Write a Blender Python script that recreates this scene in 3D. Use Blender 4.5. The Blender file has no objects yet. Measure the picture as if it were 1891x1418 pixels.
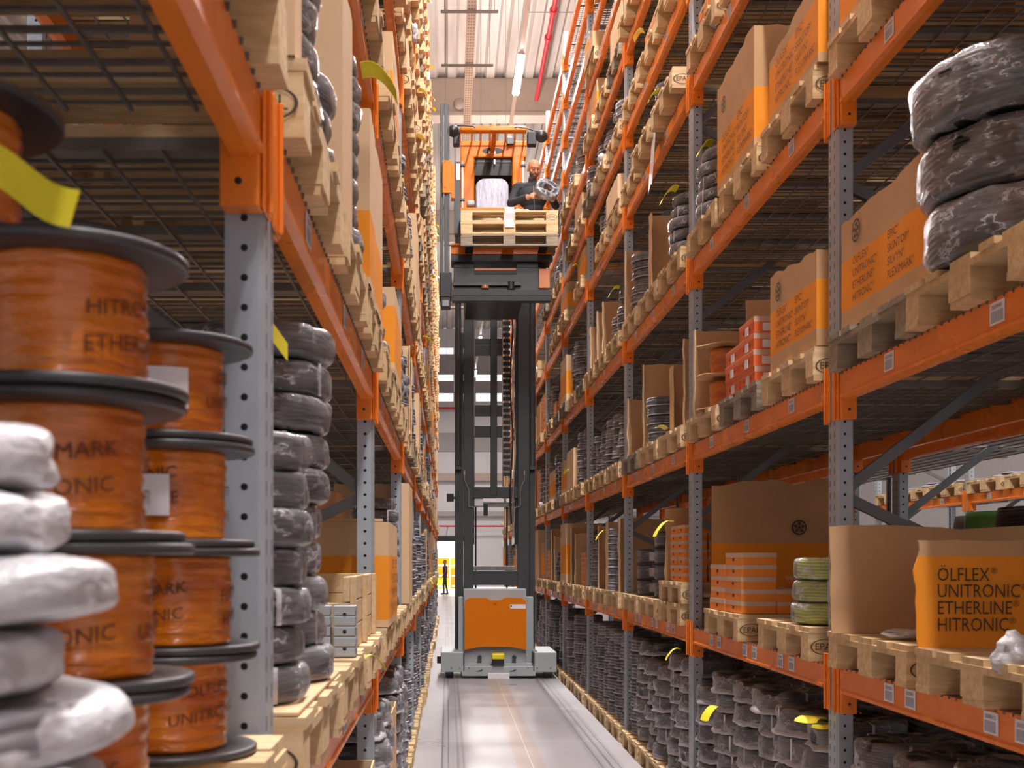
import bpy, bmesh, math, random
from mathutils import Vector, Matrix, noise
import numpy as np
R = math.radians
PI = math.pi
S = bpy.context.scene
C = S.collection

# ------------------------------------------------------------------ camera
F_PX, VPX, VPY, CAM_H = 2121.0, 827.0, 1037.0, 1.65
cam_d = bpy.data.cameras.new('camera')
cam = bpy.data.objects.new('camera', cam_d)
C.objects.link(cam)
cam.location = (0, 0, CAM_H)
cam.rotation_euler = (R(90), 0, 0)
cam_d.sensor_fit = 'HORIZONTAL'
cam_d.sensor_width = 36.0
cam_d.lens = 36.0 * F_PX / 1891.0
cam_d.shift_x = (945.5 - VPX) / 1891.0
cam_d.shift_y = (VPY - 709.0) / 1891.0
cam_d.clip_start = 0.05
cam_d.clip_end = 300
cam_d.dof.use_dof = True
cam_d.dof.focus_distance = 11.0
cam_d.dof.aperture_fstop = 8.0
S.camera = cam

# ------------------------------------------------------------------ world, light, exposure
S.view_settings.view_transform = 'Standard'
S.view_settings.look = 'None'
S.view_settings.gamma = 1.0
S.view_settings.use_curve_mapping = False
S.view_settings.exposure = 0.75
W = bpy.data.worlds.new('hall')
S.world = W
W.use_nodes = True
W.node_tree.nodes['Background'].inputs[0].default_value = (1.0, 0.95, 0.97, 1)
W.node_tree.nodes['Background'].inputs[1].default_value = 0.42
S.cycles.max_bounces = 7
S.cycles.transparent_max_bounces = 12
S.cycles.diffuse_bounces = 3
S.cycles.glossy_bounces = 3
S.cycles.sample_clamp_indirect = 6.0
S.cycles.use_denoising = True
LAMP_X, LAMP_Z = 1.285, 10.5
LAMP_YS = [-3.2, 0.1, 3.4, 6.7, 10.0, 13.3, 17.0, 20.9, 25.5, 30.0, 38.0, 46.0, 54.0]
LAMP_W = 240.0
CEIL_Z = 14.2

def area(name, loc, rot, sx, sy, w, col=(1, 1, 1)):
    d = bpy.data.lights.new(name, 'AREA')
    d.shape = 'RECTANGLE'; d.size = sx; d.size_y = sy; d.energy = w; d.color = col
    o = bpy.data.objects.new(name, d); C.objects.link(o)
    o.location = loc; o.rotation_euler = rot
    return o
for y in LAMP_YS:
    area('aisle_lamp_light', (LAMP_X, y, LAMP_Z - 0.09), (0, 0, 0), 0.3, 1.6, LAMP_W * (0.55 if 12 < y < 18 else 1.0 if y < 30 else 1.6), (1.0, 0.955, 0.94))
    area('aisle_lamp_uplight', (LAMP_X, y, LAMP_Z + 0.08), (PI, 0, 0), 0.3, 1.6, LAMP_W * 0.45 * (0.6 if 12 < y < 18 else 1), (1.0, 0.955, 0.94))
for x in (5.0, -3.7):            # lamps of the neighbouring aisles
    for y in (1.5, 8.0, 14.5, 22.0):
        area('next_aisle_lamp_light', (x, y, 10.4), (0, 0, 0), 0.3, 1.6, 230, (1.0, 0.955, 0.94))

# ------------------------------------------------------------------ materials
def lin(h):
    h = h.lstrip('#')
    c = [int(h[i:i + 2], 16) / 255 for i in (0, 2, 4)]
    return tuple((x / 12.92 if x <= 0.04045 else ((x + 0.055) / 1.055) ** 2.4) for x in c)

class NT:
    def __init__(s, name):
        s.m = bpy.data.materials.new(name); s.m.use_nodes = True
        s.t = s.m.node_tree; s.b = s.t.nodes['Principled BSDF']; s.out = s.t.nodes['Material Output']
    def n(s, typ, **kw):
        nd = s.t.nodes.new(typ)
        for k, v in kw.items():
            if k.startswith('i_'):
                key = k[2:]
                nd.inputs[int(key) if key.isdigit() else key.replace('_', ' ')].default_value = v
            else:
                setattr(nd, k, v)
        return nd
    def l(s, a, b): s.t.links.new(a, b)
    def math(s, op, a, b=None, c=None):
        nd = s.n('ShaderNodeMath', operation=op)
        for i, v in enumerate((a, b, c)):
            if v is None: continue
            if isinstance(v, (int, float)): nd.inputs[i].default_value = v
            else: s.l(v, nd.inputs[i])
        return nd.outputs[0]
    def ramp(s, fac, stops, interp='LINEAR'):
        nd = s.n('ShaderNodeValToRGB'); cr = nd.color_ramp; cr.interpolation = interp
        while len(cr.elements) < len(stops): cr.elements.new(0.5)
        for e, (p, c) in zip(cr.elements, stops):
            e.position = p; e.color = (c, c, c, 1) if isinstance(c, (int, float)) else (*c[:3], 1)
        s.l(fac, nd.inputs[0]); return nd.outputs[0]
    def coord(s, kind='Object'): return s.n('ShaderNodeTexCoord').outputs[kind]
    def noise(s, vec, scale, detail=3, rough=0.6, stretch=None):
        if stretch:
            mp = s.n('ShaderNodeMapping'); mp.inputs['Scale'].default_value = stretch; s.l(vec, mp.inputs[0]); vec = mp.outputs[0]
        nd = s.n('ShaderNodeTexNoise'); nd.inputs['Scale'].default_value = scale
        nd.inputs['Detail'].default_value = detail; nd.inputs['Roughness'].default_value = rough
        s.l(vec, nd.inputs['Vector']); return nd.outputs['Fac']
    def mix(s, fac, a, b):
        nd = s.n('ShaderNodeMix', data_type='RGBA')
        if isinstance(fac, (int, float)): nd.inputs[0].default_value = fac
        else: s.l(fac, nd.inputs[0])
        for sk, v in ((nd.inputs[6], a), (nd.inputs[7], b)):
            if isinstance(v, tuple): sk.default_value = (*v[:3], 1)
            else: s.l(v, sk)
        return nd.outputs[2]
    def bump(s, h, strength=0.3, dist=0.01):
        nd = s.n('ShaderNodeBump'); nd.inputs['Strength'].default_value = strength; nd.inputs['Distance'].default_value = dist
        s.l(h, nd.inputs['Height']); s.l(nd.outputs[0], s.b.inputs['Normal'])

M = {}
def simple(name, hexc, rough=0.6, metal=0.0, var=0.12, scale=6, stretch=None, bump=0.0, spec=0.5):
    t = NT(name); c = lin(hexc)
    nz = t.noise(t.coord(), scale, 4, 0.6, stretch)
    lo = tuple(x * (1 - var) for x in c); hi = tuple(min(1, x * (1 + var)) for x in c)
    t.l(t.ramp(nz, [(0.3, lo), (0.7, hi)]), t.b.inputs['Base Color'])
    t.b.inputs['Roughness'].default_value = rough; t.b.inputs['Metallic'].default_value = metal
    t.b.inputs['Specular IOR Level'].default_value = spec
    if bump: t.bump(nz, bump, 0.01)
    M[name] = t.m; return t

def wood(name, hexc, dark):
    t = NT(name); co = t.coord()
    info = t.n('ShaderNodeObjectInfo')
    geo = t.n('ShaderNodeNewGeometry')
    n1 = t.noise(co, 9, 4, 0.6, (6, 1, 6)); n2 = t.noise(co, 2.5, 3, 0.7)
    base = t.ramp(n1, [(0.25, lin(dark)), (0.6, lin(hexc))])
    isl = t.ramp(geo.outputs['Random Per Island'], [(0, 0.0), (1, 0.35)])
    c2 = t.mix(isl, base, tuple(x * 0.62 for x in lin(hexc)))
    c3 = t.mix(t.math('MULTIPLY', t.ramp(n2, [(0.52, 0.0), (0.75, 1.0)]), 0.35), c2, lin('8a7350'))
    c4 = t.mix(t.math('MULTIPLY', info.outputs['Random'], 0.3), c3, lin('9b8055'))
    t.l(c4, t.b.inputs['Base Color']); t.b.inputs['Roughness'].default_value = 0.75
    t.bump(n1, 0.25, 0.004)
    M[name] = t.m
wood('pallet_wood', 'e6c798', 'c29a66')
wood('grey_wood', '9c917f', '6d6356')
wood('new_wood', 'e6c9a0', 'cfa672')

def orange_paint(name, hexc, dirty=0.2, spec=0.5):
    t = NT(name); co = t.coord()
    n1 = t.noise(co, 3, 5, 0.65); n2 = t.noise(co, 30, 3, 0.7)
    f = t.math('MULTIPLY', t.ramp(n1, [(0.45, 0.0), (0.8, 1.0)]), dirty)
    c = t.mix(f, lin(hexc), lin('a8502a'))
    t.l(c, t.b.inputs['Base Color'])
    t.l(t.ramp(n1, [(0.3, 0.22), (0.8, 0.45)]), t.b.inputs['Roughness'])
    t.b.inputs['Specular IOR Level'].default_value = spec
    M[name] = t.m
orange_paint('beam_orange', 'f08328', 0.12)
simple('silver_film', '7c7984', 0.2, 0.2, 0.2, 6, (4, 1, 1), 0.5)
orange_paint('truck_orange', 'd87402', 0.08, 0.2)

def perforated(name, hexc):
    t = NT(name); co = t.coord(); g = t.n('ShaderNodeNewGeometry')
    sx = t.n('ShaderNodeSeparateXYZ'); t.l(co, sx.inputs[0])
    sn = t.n('ShaderNodeSeparateXYZ'); t.l(t.n('ShaderNodeTexCoord').outputs['Normal'], sn.inputs[0])
    x, y, z = sx.outputs
    isx = t.math('GREATER_THAN', t.math('ABSOLUTE', sn.outputs[0]), 0.5)
    zm = t.math('SUBTRACT', t.math('FRACT', t.math('DIVIDE', z, 0.05)), 0.5)
    zm = t.math('MULTIPLY', zm, 0.05)
    d1 = t.math('SQRT', t.math('ADD', t.math('MULTIPLY', x, x), t.math('MULTIPLY', zm, zm)))
    h1 = t.math('LESS_THAN', d1, 0.0062)
    yy = t.math('SUBTRACT', t.math('ABSOLUTE', y), 0.028)
    h2 = t.math('MULTIPLY', t.math('LESS_THAN', t.math('ABSOLUTE', yy), 0.004), t.math('LESS_THAN', t.math('ABSOLUTE', zm), 0.013))
    hole = t.math('ADD', t.math('MULTIPLY', h1, t.math('SUBTRACT', 1.0, isx)), t.math('MULTIPLY', h2, isx))
    nz = t.noise(co, 8, 4)
    c = t.mix(hole, t.ramp(nz, [(0.3, lin(hexc)), (0.7, tuple(v * 1.15 for v in lin(hexc)))]), (0.006, 0.006, 0.008))
    t.l(c, t.b.inputs['Base Color']); t.b.inputs['Roughness'].default_value = 0.42; t.b.inputs['Metallic'].default_value = 0.25
    M[name] = t.m
perforated('upright_steel', 'a3abb4')

simple('brace_steel', '75777a', 0.45, 0.5, 0.1)
simple('galvanised', '827e7a', 0.45, 0.55, 0.15, 12)
simple('kraft', 'c49c73', 0.85, 0, 0.07, 3, None, 0.1, 0.2)
simple('kraft_light', 'd9b690', 0.85, 0, 0.07, 3, None, 0.1, 0.2)
simple('kraft_edge', 'e0bf98', 0.9, 0, 0.2, 60, (1, 1, 4), 0.3, 0.2)
simple('print_orange', 'f0962a', 0.75, 0, 0.05, 4, None, 0, 0.25)
simple('carton_orange', 'e56a30', 0.6, 0, 0.06, 4)
simple('carton_amber', 'ee8a2a', 0.7, 0, 0.06, 4)
simple('carton_white', 'cdb19c', 0.7, 0, 0.06, 4)
simple('ink', '4a3a2c', 0.8, 0, 0.1)
simple('ink_brown', '5a2a0e', 0.6, 0, 0.1)
simple('label_white', 'e6e3e8', 0.55, 0, 0.03)
simple('label_grey', 'a2a5ac', 0.6, 0, 0.3, 160, (1, 40, 1))
simple('yellow_paper', 'e8d82a', 0.7, 0, 0.06, 5)
simple('pale_yellow_paper', 'd9cb62', 0.7, 0, 0.06, 5)
simple('black_plastic', '232225', 0.35, 0, 0.1)
simple('flange_black', '3b3a3d', 0.38, 0, 0.3, 4, (1, 1, 1), 0.05)
simple('truck_dark', '3d4043', 0.45, 0.2, 0.1, 5)
simple('truck_black', '1b1c1f', 0.5, 0.1, 0.1, 5)
simple('truck_grey', 'a6abae', 0.45, 0.1, 0.06, 3)
simple('rod_steel', 'd8d8dc', 0.2, 0.9, 0.03)
simple('scanner_yellow', 'e8d60f', 0.45, 0, 0.04)
simple('red_paint', 'c2303a', 0.4, 0, 0.06)
simple('white_plastic', 'dfdde2', 0.4, 0, 0.05, 6, None, 0.2)
simple('grey_cloth', 'c9bfae', 0.9, 0, 0.15, 30)
simple('copper', 'b7744f', 0.4, 0.3, 0.1)
simple('strut_grey', '8b857f', 0.5, 0.4, 0.05)
simple('white_enamel', 'e4dfe0', 0.4, 0, 0.04)
simple('concrete_tan', 'b9a596', 0.85, 0, 0.06, 2)
simple('wall_white', 'd8d3d3', 0.8, 0, 0.03)
simple('wall_grey', 'a9a2a0', 0.8, 0, 0.05)
simple('skin', 'b97c5a', 0.55, 0, 0.06, 20)
simple('beard', '5e4a40', 0.8, 0, 0.2, 60)
simple('lip', '9c5a4c', 0.5)
simple('eye_dark', '1a1412', 0.2)
simple('jacket', '1f2328', 0.75, 0, 0.25, 14, None, 0.3)
simple('trousers', '33363c', 0.85, 0, 0.15, 14)
simple('purple_jacket', '4b3550', 0.8, 0, 0.1)
simple('shoe', '1a1a1c', 0.5)
simple('green_film', '4f8a3a', 0.35, 0, 0.2, 6)
simple('trim_orange', 'd96b18', 0.5)

def cable(name, hexc, strand=0.011, spec=0.5, rough=0.4, film=0.0):
    """wound cable: horizontal strands, a milky film drawn over it"""
    t = NT(name); co = t.coord(); info = t.n('ShaderNodeObjectInfo')
    sx = t.n('ShaderNodeSeparateXYZ'); t.l(co, sx.inputs[0])
    wob = t.noise(co, 7, 2)
    zz = t.math('ADD', sx.outputs[2], t.math('MULTIPLY', wob, 0.02))
    w = t.math('ABSOLUTE', t.math('SINE', t.math('MULTIPLY', zz, PI / strand)))
    c = lin(hexc); lo = tuple(v * 0.35 for v in c)
    cc = t.mix(t.ramp(w, [(0.0, 0.0), (0.55, 1.0)]), lo, c)
    if film:
        n2 = t.noise(co, 9, 4, 0.7, (1, 1, 0.5))
        cc = t.mix(t.math('MULTIPLY', t.ramp(n2, [(0.42, 0.0), (0.72, 1.0)]), film), cc, lin('c9c6cc'))
    cc = t.mix(t.math('MULTIPLY', info.outputs['Random'], 0.25), cc, tuple(v * 0.6 for v in c))
    t.l(cc, t.b.inputs['Base Color']); t.b.inputs['Roughness'].default_value = rough
    t.bump(w, 0.6, strand * 0.5)
    M[name] = t.m
cable('cable_dark', '212329')
cable('cable_black', '1c1c1f', 0.02)
cable('cable_grey', '7f7e85', 0.009, film=0.3)
cable('cable_white', '9c9ba3', 0.014, film=0.3)
cable('cable_green', 'cfdc52', 0.014, film=0.15)
cable('coil_far', '5c5d66', 0.03, rough=0.28, film=0.75)
simple('film_rim', 'bdbabf', 0.3, 0, 0.2, 12)

def film(name, amount=0.42, hexc='e4e2e8', gloss=0.12, veil=0.035, edge=0.3):
    """clear stretch film: see-through, glossy, with thin milky wrinkles"""
    t = NT(name); co = t.coord()
    n1 = t.noise(co, 10, 4, 0.62, (1, 1, 2.0)); n2 = t.noise(co, 30, 3, 0.6, (1, 1, 0.6)); n3_ = t.noise(co, 6, 2, 0.5)
    tr = t.n('ShaderNodeBsdfTransparent'); gl = t.n('ShaderNodeBsdfGlossy'); gl.inputs['Roughness'].default_value = gloss
    lw = t.n('ShaderNodeLayerWeight'); lw.inputs[0].default_value = 0.3
    ridge = t.ramp(t.math('ABSOLUTE', t.math('SUBTRACT', n1, 0.5)), [(0.0, 1.0), (0.04, 0.0)]); msk = t.ramp(t.noise(co, 15, 2, 0.5), [(0.42, 0.05), (0.62, 1.0)]); ridge = t.math('MULTIPLY', ridge, msk)
    patch = t.ramp(n3_, [(0.5, 0.0), (0.75, 1.0)])
    f = t.math('ADD', t.math('MULTIPLY', ridge, amount), t.math('MULTIPLY', lw.outputs['Facing'], edge))
    f = t.math('MINIMUM', t.math('ADD', t.math('ADD', f, veil), t.math('MULTIPLY', patch, veil * 2)), 0.97)
    t.b.inputs['Base Color'].default_value = (*lin(hexc), 1); t.b.inputs['Roughness'].default_value = gloss + .1
    bp = t.n('ShaderNodeBump'); bp.inputs['Strength'].default_value = 1.0; bp.inputs['Distance'].default_value = 0.014
    t.l(t.math('ADD', n1, t.math('MULTIPLY', n2, 0.4)), bp.inputs['Height']); t.l(bp.outputs[0], gl.inputs['Normal']); t.l(bp.outputs[0], t.b.inputs['Normal'])
    m1 = t.n('ShaderNodeMixShader'); t.l(t.math('ADD', t.math('MULTIPLY', lw.outputs['Fresnel'], 0.8), 0.05), m1.inputs[0]); t.l(tr.outputs[0], m1.inputs[1]); t.l(gl.outputs[0], m1.inputs[2])
    mx = t.n('ShaderNodeMixShader'); t.l(f, mx.inputs[0]); t.l(m1.outputs[0], mx.inputs[1]); t.l(t.b.outputs[0], mx.inputs[2])
    t.l(mx.outputs[0], t.out.inputs['Surface'])
    M[name] = t.m
film('film_clear')
film('film_milky', 0.4, 'd0cdd2', 0.18, 0.10, 0.35)
film('film_white', 0.4, 'cfced3', 0.25, 0.6, 0.3)
film('film_bag', 0.8, 'e8e8ee', 0.12, 0.3, 0.5)

def reel_wrap():
    t = NT('reel_film'); co = t.coord(); info = t.n('ShaderNodeObjectInfo')
    n1 = t.noise(co, 5, 4, 0.65, (1, 1, 3)); n2 = t.noise(co, 16, 4, 0.7, (0.6, 0.6, 4))
    c = t.ramp(n1, [(0.25, lin('a8470a')), (0.5, lin('e57c0c')), (0.72, lin('f6a236'))])
    c = t.mix(t.math('MULTIPLY', info.outputs['Random'], 0.4), c, lin('a84a12'))
    t.l(c, t.b.inputs['Base Color']); t.b.inputs['Roughness'].default_value = 0.22
    t.b.inputs['Coat Weight'].default_value = 0.5; t.b.inputs['Coat Roughness'].default_value = 0.12
    t.bump(t.math('ADD', n1, n2), 0.7, 0.01); M['reel_film'] = t.m
reel_wrap()

def floor_mat():
    t = NT('floor_concrete'); co = t.coord()
    sx = t.n('ShaderNodeSeparateXYZ'); t.l(co, sx.inputs[0]); x, y, z = sx.outputs
    nl = t.noise(co, 0.8, 6, 0.65); nf = t.noise(co, 12, 4, 0.7); ns = t.noise(co, 2, 3, 0.6, (14, 0.12, 1))
    base = t.mix(nl, lin('989497'), lin('b0acb0'))
    base = t.mix(t.math('MULTIPLY', t.ramp(nf, [(0.55, 0.0), (0.8, 1.0)]), 0.2), base, lin('8e8a8c'))
    def band(x0, x1, soft=0.012):
        a = t.n('ShaderNodeMapRange', interpolation_type='SMOOTHSTEP'); t.l(x, a.inputs[0]); a.inputs[1].default_value = x0 - soft; a.inputs[2].default_value = x0 + soft
        b = t.n('ShaderNodeMapRange', interpolation_type='SMOOTHSTEP'); t.l(x, b.inputs[0]); b.inputs[1].default_value = x1 - soft; b.inputs[2].default_value = x1 + soft
        return t.math('MULTIPLY', a.outputs[0], t.math('SUBTRACT', 1.0, b.outputs[0]))
    wear = t.ramp(ns, [(0.3, 0.35), (0.65, 1.0)])
    for x0, x1, amt, col, soft in ((-0.06, 0.15, 0.42, '6e6a6e', .01), (1.20, 1.42, 0.5, '6a686b', .015),
                                   (-0.055, -0.04, 0.8, '4a474c', .003), (0.0, 0.012, 0.9, '38363a', .003), (0.075, 0.095, 0.8, '4a474c', .004), (0.125, 0.14, 0.6, '4a474c', .004),
                                   (1.235, 1.25, 0.7, '4a474c', .004), (1.31, 1.335, 0.8, '403e42', .004), (1.38, 1.39, 0.7, '4a474c', .004)):
        base = t.mix(t.math('MULTIPLY', t.math('MULTIPLY', band(x0, x1, soft), wear), amt), base, lin(col))
    base = t.mix(t.math('MULTIPLY', band(0.56, 0.79, .012), t.math('ADD', t.math('MULTIPLY', wear, 0.35), 0.4)), base, lin('a98f7e'))
    base = t.mix(t.math('MULTIPLY', band(0.684, 0.692, .002), 0.7), base, lin('e0d4b8'))
    # saw joints across the aisle
    yj = t.math('ABSOLUTE', t.math('SUBTRACT', t.math('FRACT', t.math('DIVIDE', y, 2.35)), 0.5))
    base = t.mix(t.math('MULTIPLY', t.math('LESS_THAN', yj, 0.0035), 0.35), base, lin('efeaec'))
    t.l(base, t.b.inputs['Base Color'])
    t.l(t.ramp(nl, [(0.3, 0.25), (0.7, 0.42)]), t.b.inputs['Roughness'])
    t.bump(nf, 0.08, 0.004); M['floor_concrete'] = t.m
floor_mat()

def roof_mat():
    t = NT('roof_sheet'); co = t.coord()
    n = t.noise(co, 1.2, 4, 0.6, (3, 0.2, 1))
    t.l(t.ramp(n, [(0.3, lin('bcaba0')), (0.7, lin('d9ccc4'))]), t.b.inputs['Base Color'])
    t.b.inputs['Roughness'].default_value = 0.55; M['roof_sheet'] = t.m
roof_mat()

def glow(name, col, strength):
    t = NT(name); t.b.inputs['Base Color'].default_value = (*col, 1)
    t.b.inputs['Emission Color'].default_value = (*col, 1); t.b.inputs['Emission Strength'].default_value = strength
    M[name] = t.m
glow('lamp_glow', (1.0, 0.97, 1.0), 28.0)
glow('daylight_pane', (0.92, 0.95, 1.0), 0.6)
def glass():
    t = NT('screen_clear'); tr = t.n('ShaderNodeBsdfTransparent')
    t.b.inputs['Base Color'].default_value = (0.8, 0.8, 0.85, 1); t.b.inputs['Roughness'].default_value = 0.12
    mx = t.n('ShaderNodeMixShader'); mx.inputs[0].default_value = 0.3
    t.l(tr.outputs[0], mx.inputs[1]); t.l(t.b.outputs[0], mx.inputs[2]); t.l(mx.outputs[0], t.out.inputs['Surface'])
    M['screen_clear'] = t.m
glass()

# ------------------------------------------------------------------ mesh kit
class MB:
    def __init__(s): s.v = []; s.f = []; s.mi = []; s.mats = []; s.sm = []
    def mat(s, m):
        if m not in s.mats: s.mats.append(m)
        return s.mats.index(m)
    def add(s, vs, fs, m, smooth=False):
        b = len(s.v); s.v += [tuple(p) for p in vs]; k = s.mat(m)
        for f in fs: s.f.append(tuple(i + b for i in f)); s.mi.append(k); s.sm.append(smooth)
    def box(s, x0, x1, y0, y1, z0, z1, m, mx=None):
        vs = [(x, y, z) for x in (x0, x1) for y in (y0, y1) for z in (z0, z1)]
        if mx is not None: vs = [mx @ Vector(p) for p in vs]
        s.add(vs, [(0, 1, 3, 2), (4, 6, 7, 5), (0, 4, 5, 1), (2, 3, 7, 6), (0, 2, 6, 4), (1, 5, 7, 3)], m)
        return s
    def bbox(s, x0, x1, y0, y1, z0, z1, m, b=0.004, mx=None):
        """box with chamfered edges"""
        bm = bmesh.new(); bmesh.ops.create_cube(bm, size=1)
        for v in bm.verts: v.co = Vector(((x0 + x1) / 2 + v.co.x * (x1 - x0), (y0 + y1) / 2 + v.co.y * (y1 - y0), (z0 + z1) / 2 + v.co.z * (z1 - z0)))
        bmesh.ops.bevel(bm, geom=bm.edges[:], offset=min(b, .49 * min(x1 - x0, y1 - y0, z1 - z0)), segments=2, affect='EDGES', profile=0.5)
        vs = [(mx @ v.co if mx is not None else v.co.copy()) for v in bm.verts]
        s.add(vs, [tuple(v.index for v in f.verts) for f in bm.faces], m); bm.free(); return s
    def cyl(s, p, q, r, m, n=12, r2=None, caps=True):
        p, q = Vector(p), Vector(q); d = (q - p).normalized(); r2 = r if r2 is None else r2
        a = d.orthogonal().normalized(); b = d.cross(a)
        vs = [p + (a * math.cos(t) + b * math.sin(t)) * r for t in [2 * PI * i / n for i in range(n)]]
        vs += [q + (a * math.cos(t) + b * math.sin(t)) * r2 for t in [2 * PI * i / n for i in range(n)]]
        s.add(vs, [(i, (i + 1) % n, n + (i + 1) % n, n + i) for i in range(n)], m, True)
        if caps: s.add(vs, [tuple(range(n - 1, -1, -1)), tuple(range(n, 2 * n))], m)
        return s
    def tube(s, pts, r, m, n=8):
        pts = [Vector(p) for p in pts]; rings = []; a = None
        for i, p in enumerate(pts):
            d = (pts[min(i + 1, len(pts) - 1)] - pts[max(i - 1, 0)]).normalized()
            a = d.orthogonal().normalized() if a is None else (a - d * a.dot(d)).normalized()
            b = d.cross(a); rings.append([p + (a * math.cos(2 * PI * k / n) + b * math.sin(2 * PI * k / n)) * r for k in range(n)])
        vs = [v for g in rings for v in g]
        fs = [(i * n + k, i * n + (k + 1) % n, (i + 1) * n + (k + 1) % n, (i + 1) * n + k) for i in range(len(pts) - 1) for k in range(n)]
        s.add(vs, fs, m, True); e = (len(pts) - 1) * n
        s.add(vs, [tuple(range(n - 1, -1, -1)), tuple(range(e, e + n))], m); return s
    def lathe(s, prof, m, n=32, fn=None, closed=False, smooth=True):
        """prof (r, z) pairs turned about z; fn(r, z, angle) -> (r, z)"""
        vs = []
        for r, z in prof:
            for i in range(n):
                t = 2 * PI * i / n; rr, zz = (r, z) if fn is None else fn(r, z, t)
                vs.append((rr * math.cos(t), rr * math.sin(t), zz))
        k = len(prof); fs = [(a * n + i, a * n + (i + 1) % n, ((a + 1) % k) * n + (i + 1) % n, ((a + 1) % k) * n + i)
                             for a in range(k if closed else k - 1) for i in range(n)]
        s.add(vs, fs, m, smooth); return s
    def prism(s, poly, h0, h1, m, axis='z', mx=None):
        """poly 2D ccw, extruded h0..h1 along axis"""
        n = len(poly)
        mk = {'z': lambda a, b, h: (a, b, h), 'y': lambda a, b, h: (a, h, b), 'x': lambda a, b, h: (h, a, b)}[axis]
        vs = [mk(a, b, h0) for a, b in poly] + [mk(a, b, h1) for a, b in poly]
        if mx is not None: vs = [mx @ Vector(p) for p in vs]
        s.add(vs, [(i, (i + 1) % n, n + (i + 1) % n, n + i) for i in range(n)] + [tuple(range(n - 1, -1, -1)), tuple(range(n, 2 * n))], m)
        return s
    def sheet(s, fn, nu, nv, m, th=0.003, smooth=True):
        """a bent sheet fn(u, v) -> point, given thickness th"""
        P = [[Vector(fn(i / nu, j / nv)) for j in range(nv + 1)] for i in range(nu + 1)]
        N = [[((P[min(i + 1, nu)][j] - P[max(i - 1, 0)][j]).cross(P[i][min(j + 1, nv)] - P[i][max(j - 1, 0)])).normalized() for j in range(nv + 1)] for i in range(nu + 1)]
        w = nv + 1; top = [P[i][j] + N[i][j] * th / 2 for i in range(nu + 1) for j in range(w)]; bot = [P[i][j] - N[i][j] * th / 2 for i in range(nu + 1) for j in range(w)]
        o = len(top); fs = []
        for i in range(nu):
            for j in range(nv):
                a, b, c, d = i * w + j, (i + 1) * w + j, (i + 1) * w + j + 1, i * w + j + 1
                fs += [(a, b, c, d), (o + a, o + d, o + c, o + b)]
        rim = [i * w for i in range(nu + 1)] + [nu * w + j for j in range(1, w)] + [i * w + nv for i in range(nu - 1, -1, -1)] + [j for j in range(nv - 1, 0, -1)]
        s.add(top + bot, fs, m, smooth); s.add([q for k in rim for q in (top[k], bot[k])], [(2 * ((k + 1) % len(rim)), 2 * k, 2 * k + 1, 2 * ((k + 1) % len(rim)) + 1) for k in range(len(rim))], m); return s
    def text(s, txt, size, mx, m, warp=None, align='CENTER'):
        vs, fs = glyphs(txt, align)
        pts = [Vector((x * size, y * size, 0)) for x, y in vs]
        pts = [Vector(warp(p)) for p in pts] if warp else [mx @ p for p in pts]
        s.add(pts, fs, m); return s
    def mesh(s, name):
        me = bpy.data.meshes.new(name); me.from_pydata(s.v, [], s.f)
        for m in s.mats: me.materials.append(M[m])
        me.polygons.foreach_set('material_index', s.mi); me.polygons.foreach_set('use_smooth', s.sm)
        me.update(); return me
    def build(s, name, parent=None, loc=None, rot=None):
        o = bpy.data.objects.new(name, s.mesh(name)); C.objects.link(o)
        if parent: o.parent = parent
        if loc is not None: o.location = loc
        if rot is not None: o.rotation_euler = rot
        return o

_gl = {}
def glyphs(txt, align='CENTER'):
    key = (txt, align)
    if key not in _gl:
        cu = bpy.data.curves.new('t', 'FONT'); cu.body = txt; cu.align_x = align; cu.align_y = 'CENTER'; cu.resolution_u = 2
        ob = bpy.data.objects.new('t', cu); C.objects.link(ob)
        me = bpy.data.meshes.new_from_object(ob.evaluated_get(bpy.context.evaluated_depsgraph_get()))
        _gl[key] = ([(v.co.x, v.co.y) for v in me.vertices], [tuple(p.vertices) for p in me.polygons])
        bpy.data.objects.remove(ob); bpy.data.meshes.remove(me); bpy.data.curves.remove(cu)
    return _gl[key]

def reg_text(mb, s_, size, mx, m, fx=1.0):
    '''printed name with a small raised registered mark'''
    base = s_.rstrip('®'); mb.text(base, size, mx @ Matrix.Diagonal((fx, 1, 1, 1)), m, None, 'LEFT')
    if s_ != base:
        w = max(v[0] for v in glyphs(base, 'LEFT')[0]) * size * fx
        mb.text('®', size * .45, mx @ Matrix.Translation((w + size * .06, size * .22, 0)), m, None, 'LEFT')
def tag(o, label, cat, group=None, kind=None):
    o['label'] = label; o['category'] = cat
    if group: o['group'] = group
    if kind: o['kind'] = kind
    return o
def struct(o, label=None):
    o['kind'] = 'structure'
    if label: o['label'] = label
    return o
def empty(name, loc=(0, 0, 0), rz=0.0):
    o = bpy.data.objects.new(name, None); C.objects.link(o); o.location = loc; o.rotation_euler = (0, 0, rz); o.empty_display_size = 0.1
    return o
def link(name, me, parent=None, loc=(0, 0, 0), rot=(0, 0, 0), scale=None):
    o = bpy.data.objects.new(name, me); C.objects.link(o); o.location = loc; o.rotation_euler = rot
    if parent: o.parent = parent
    if scale is not None: o.scale = scale
    return o
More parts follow.
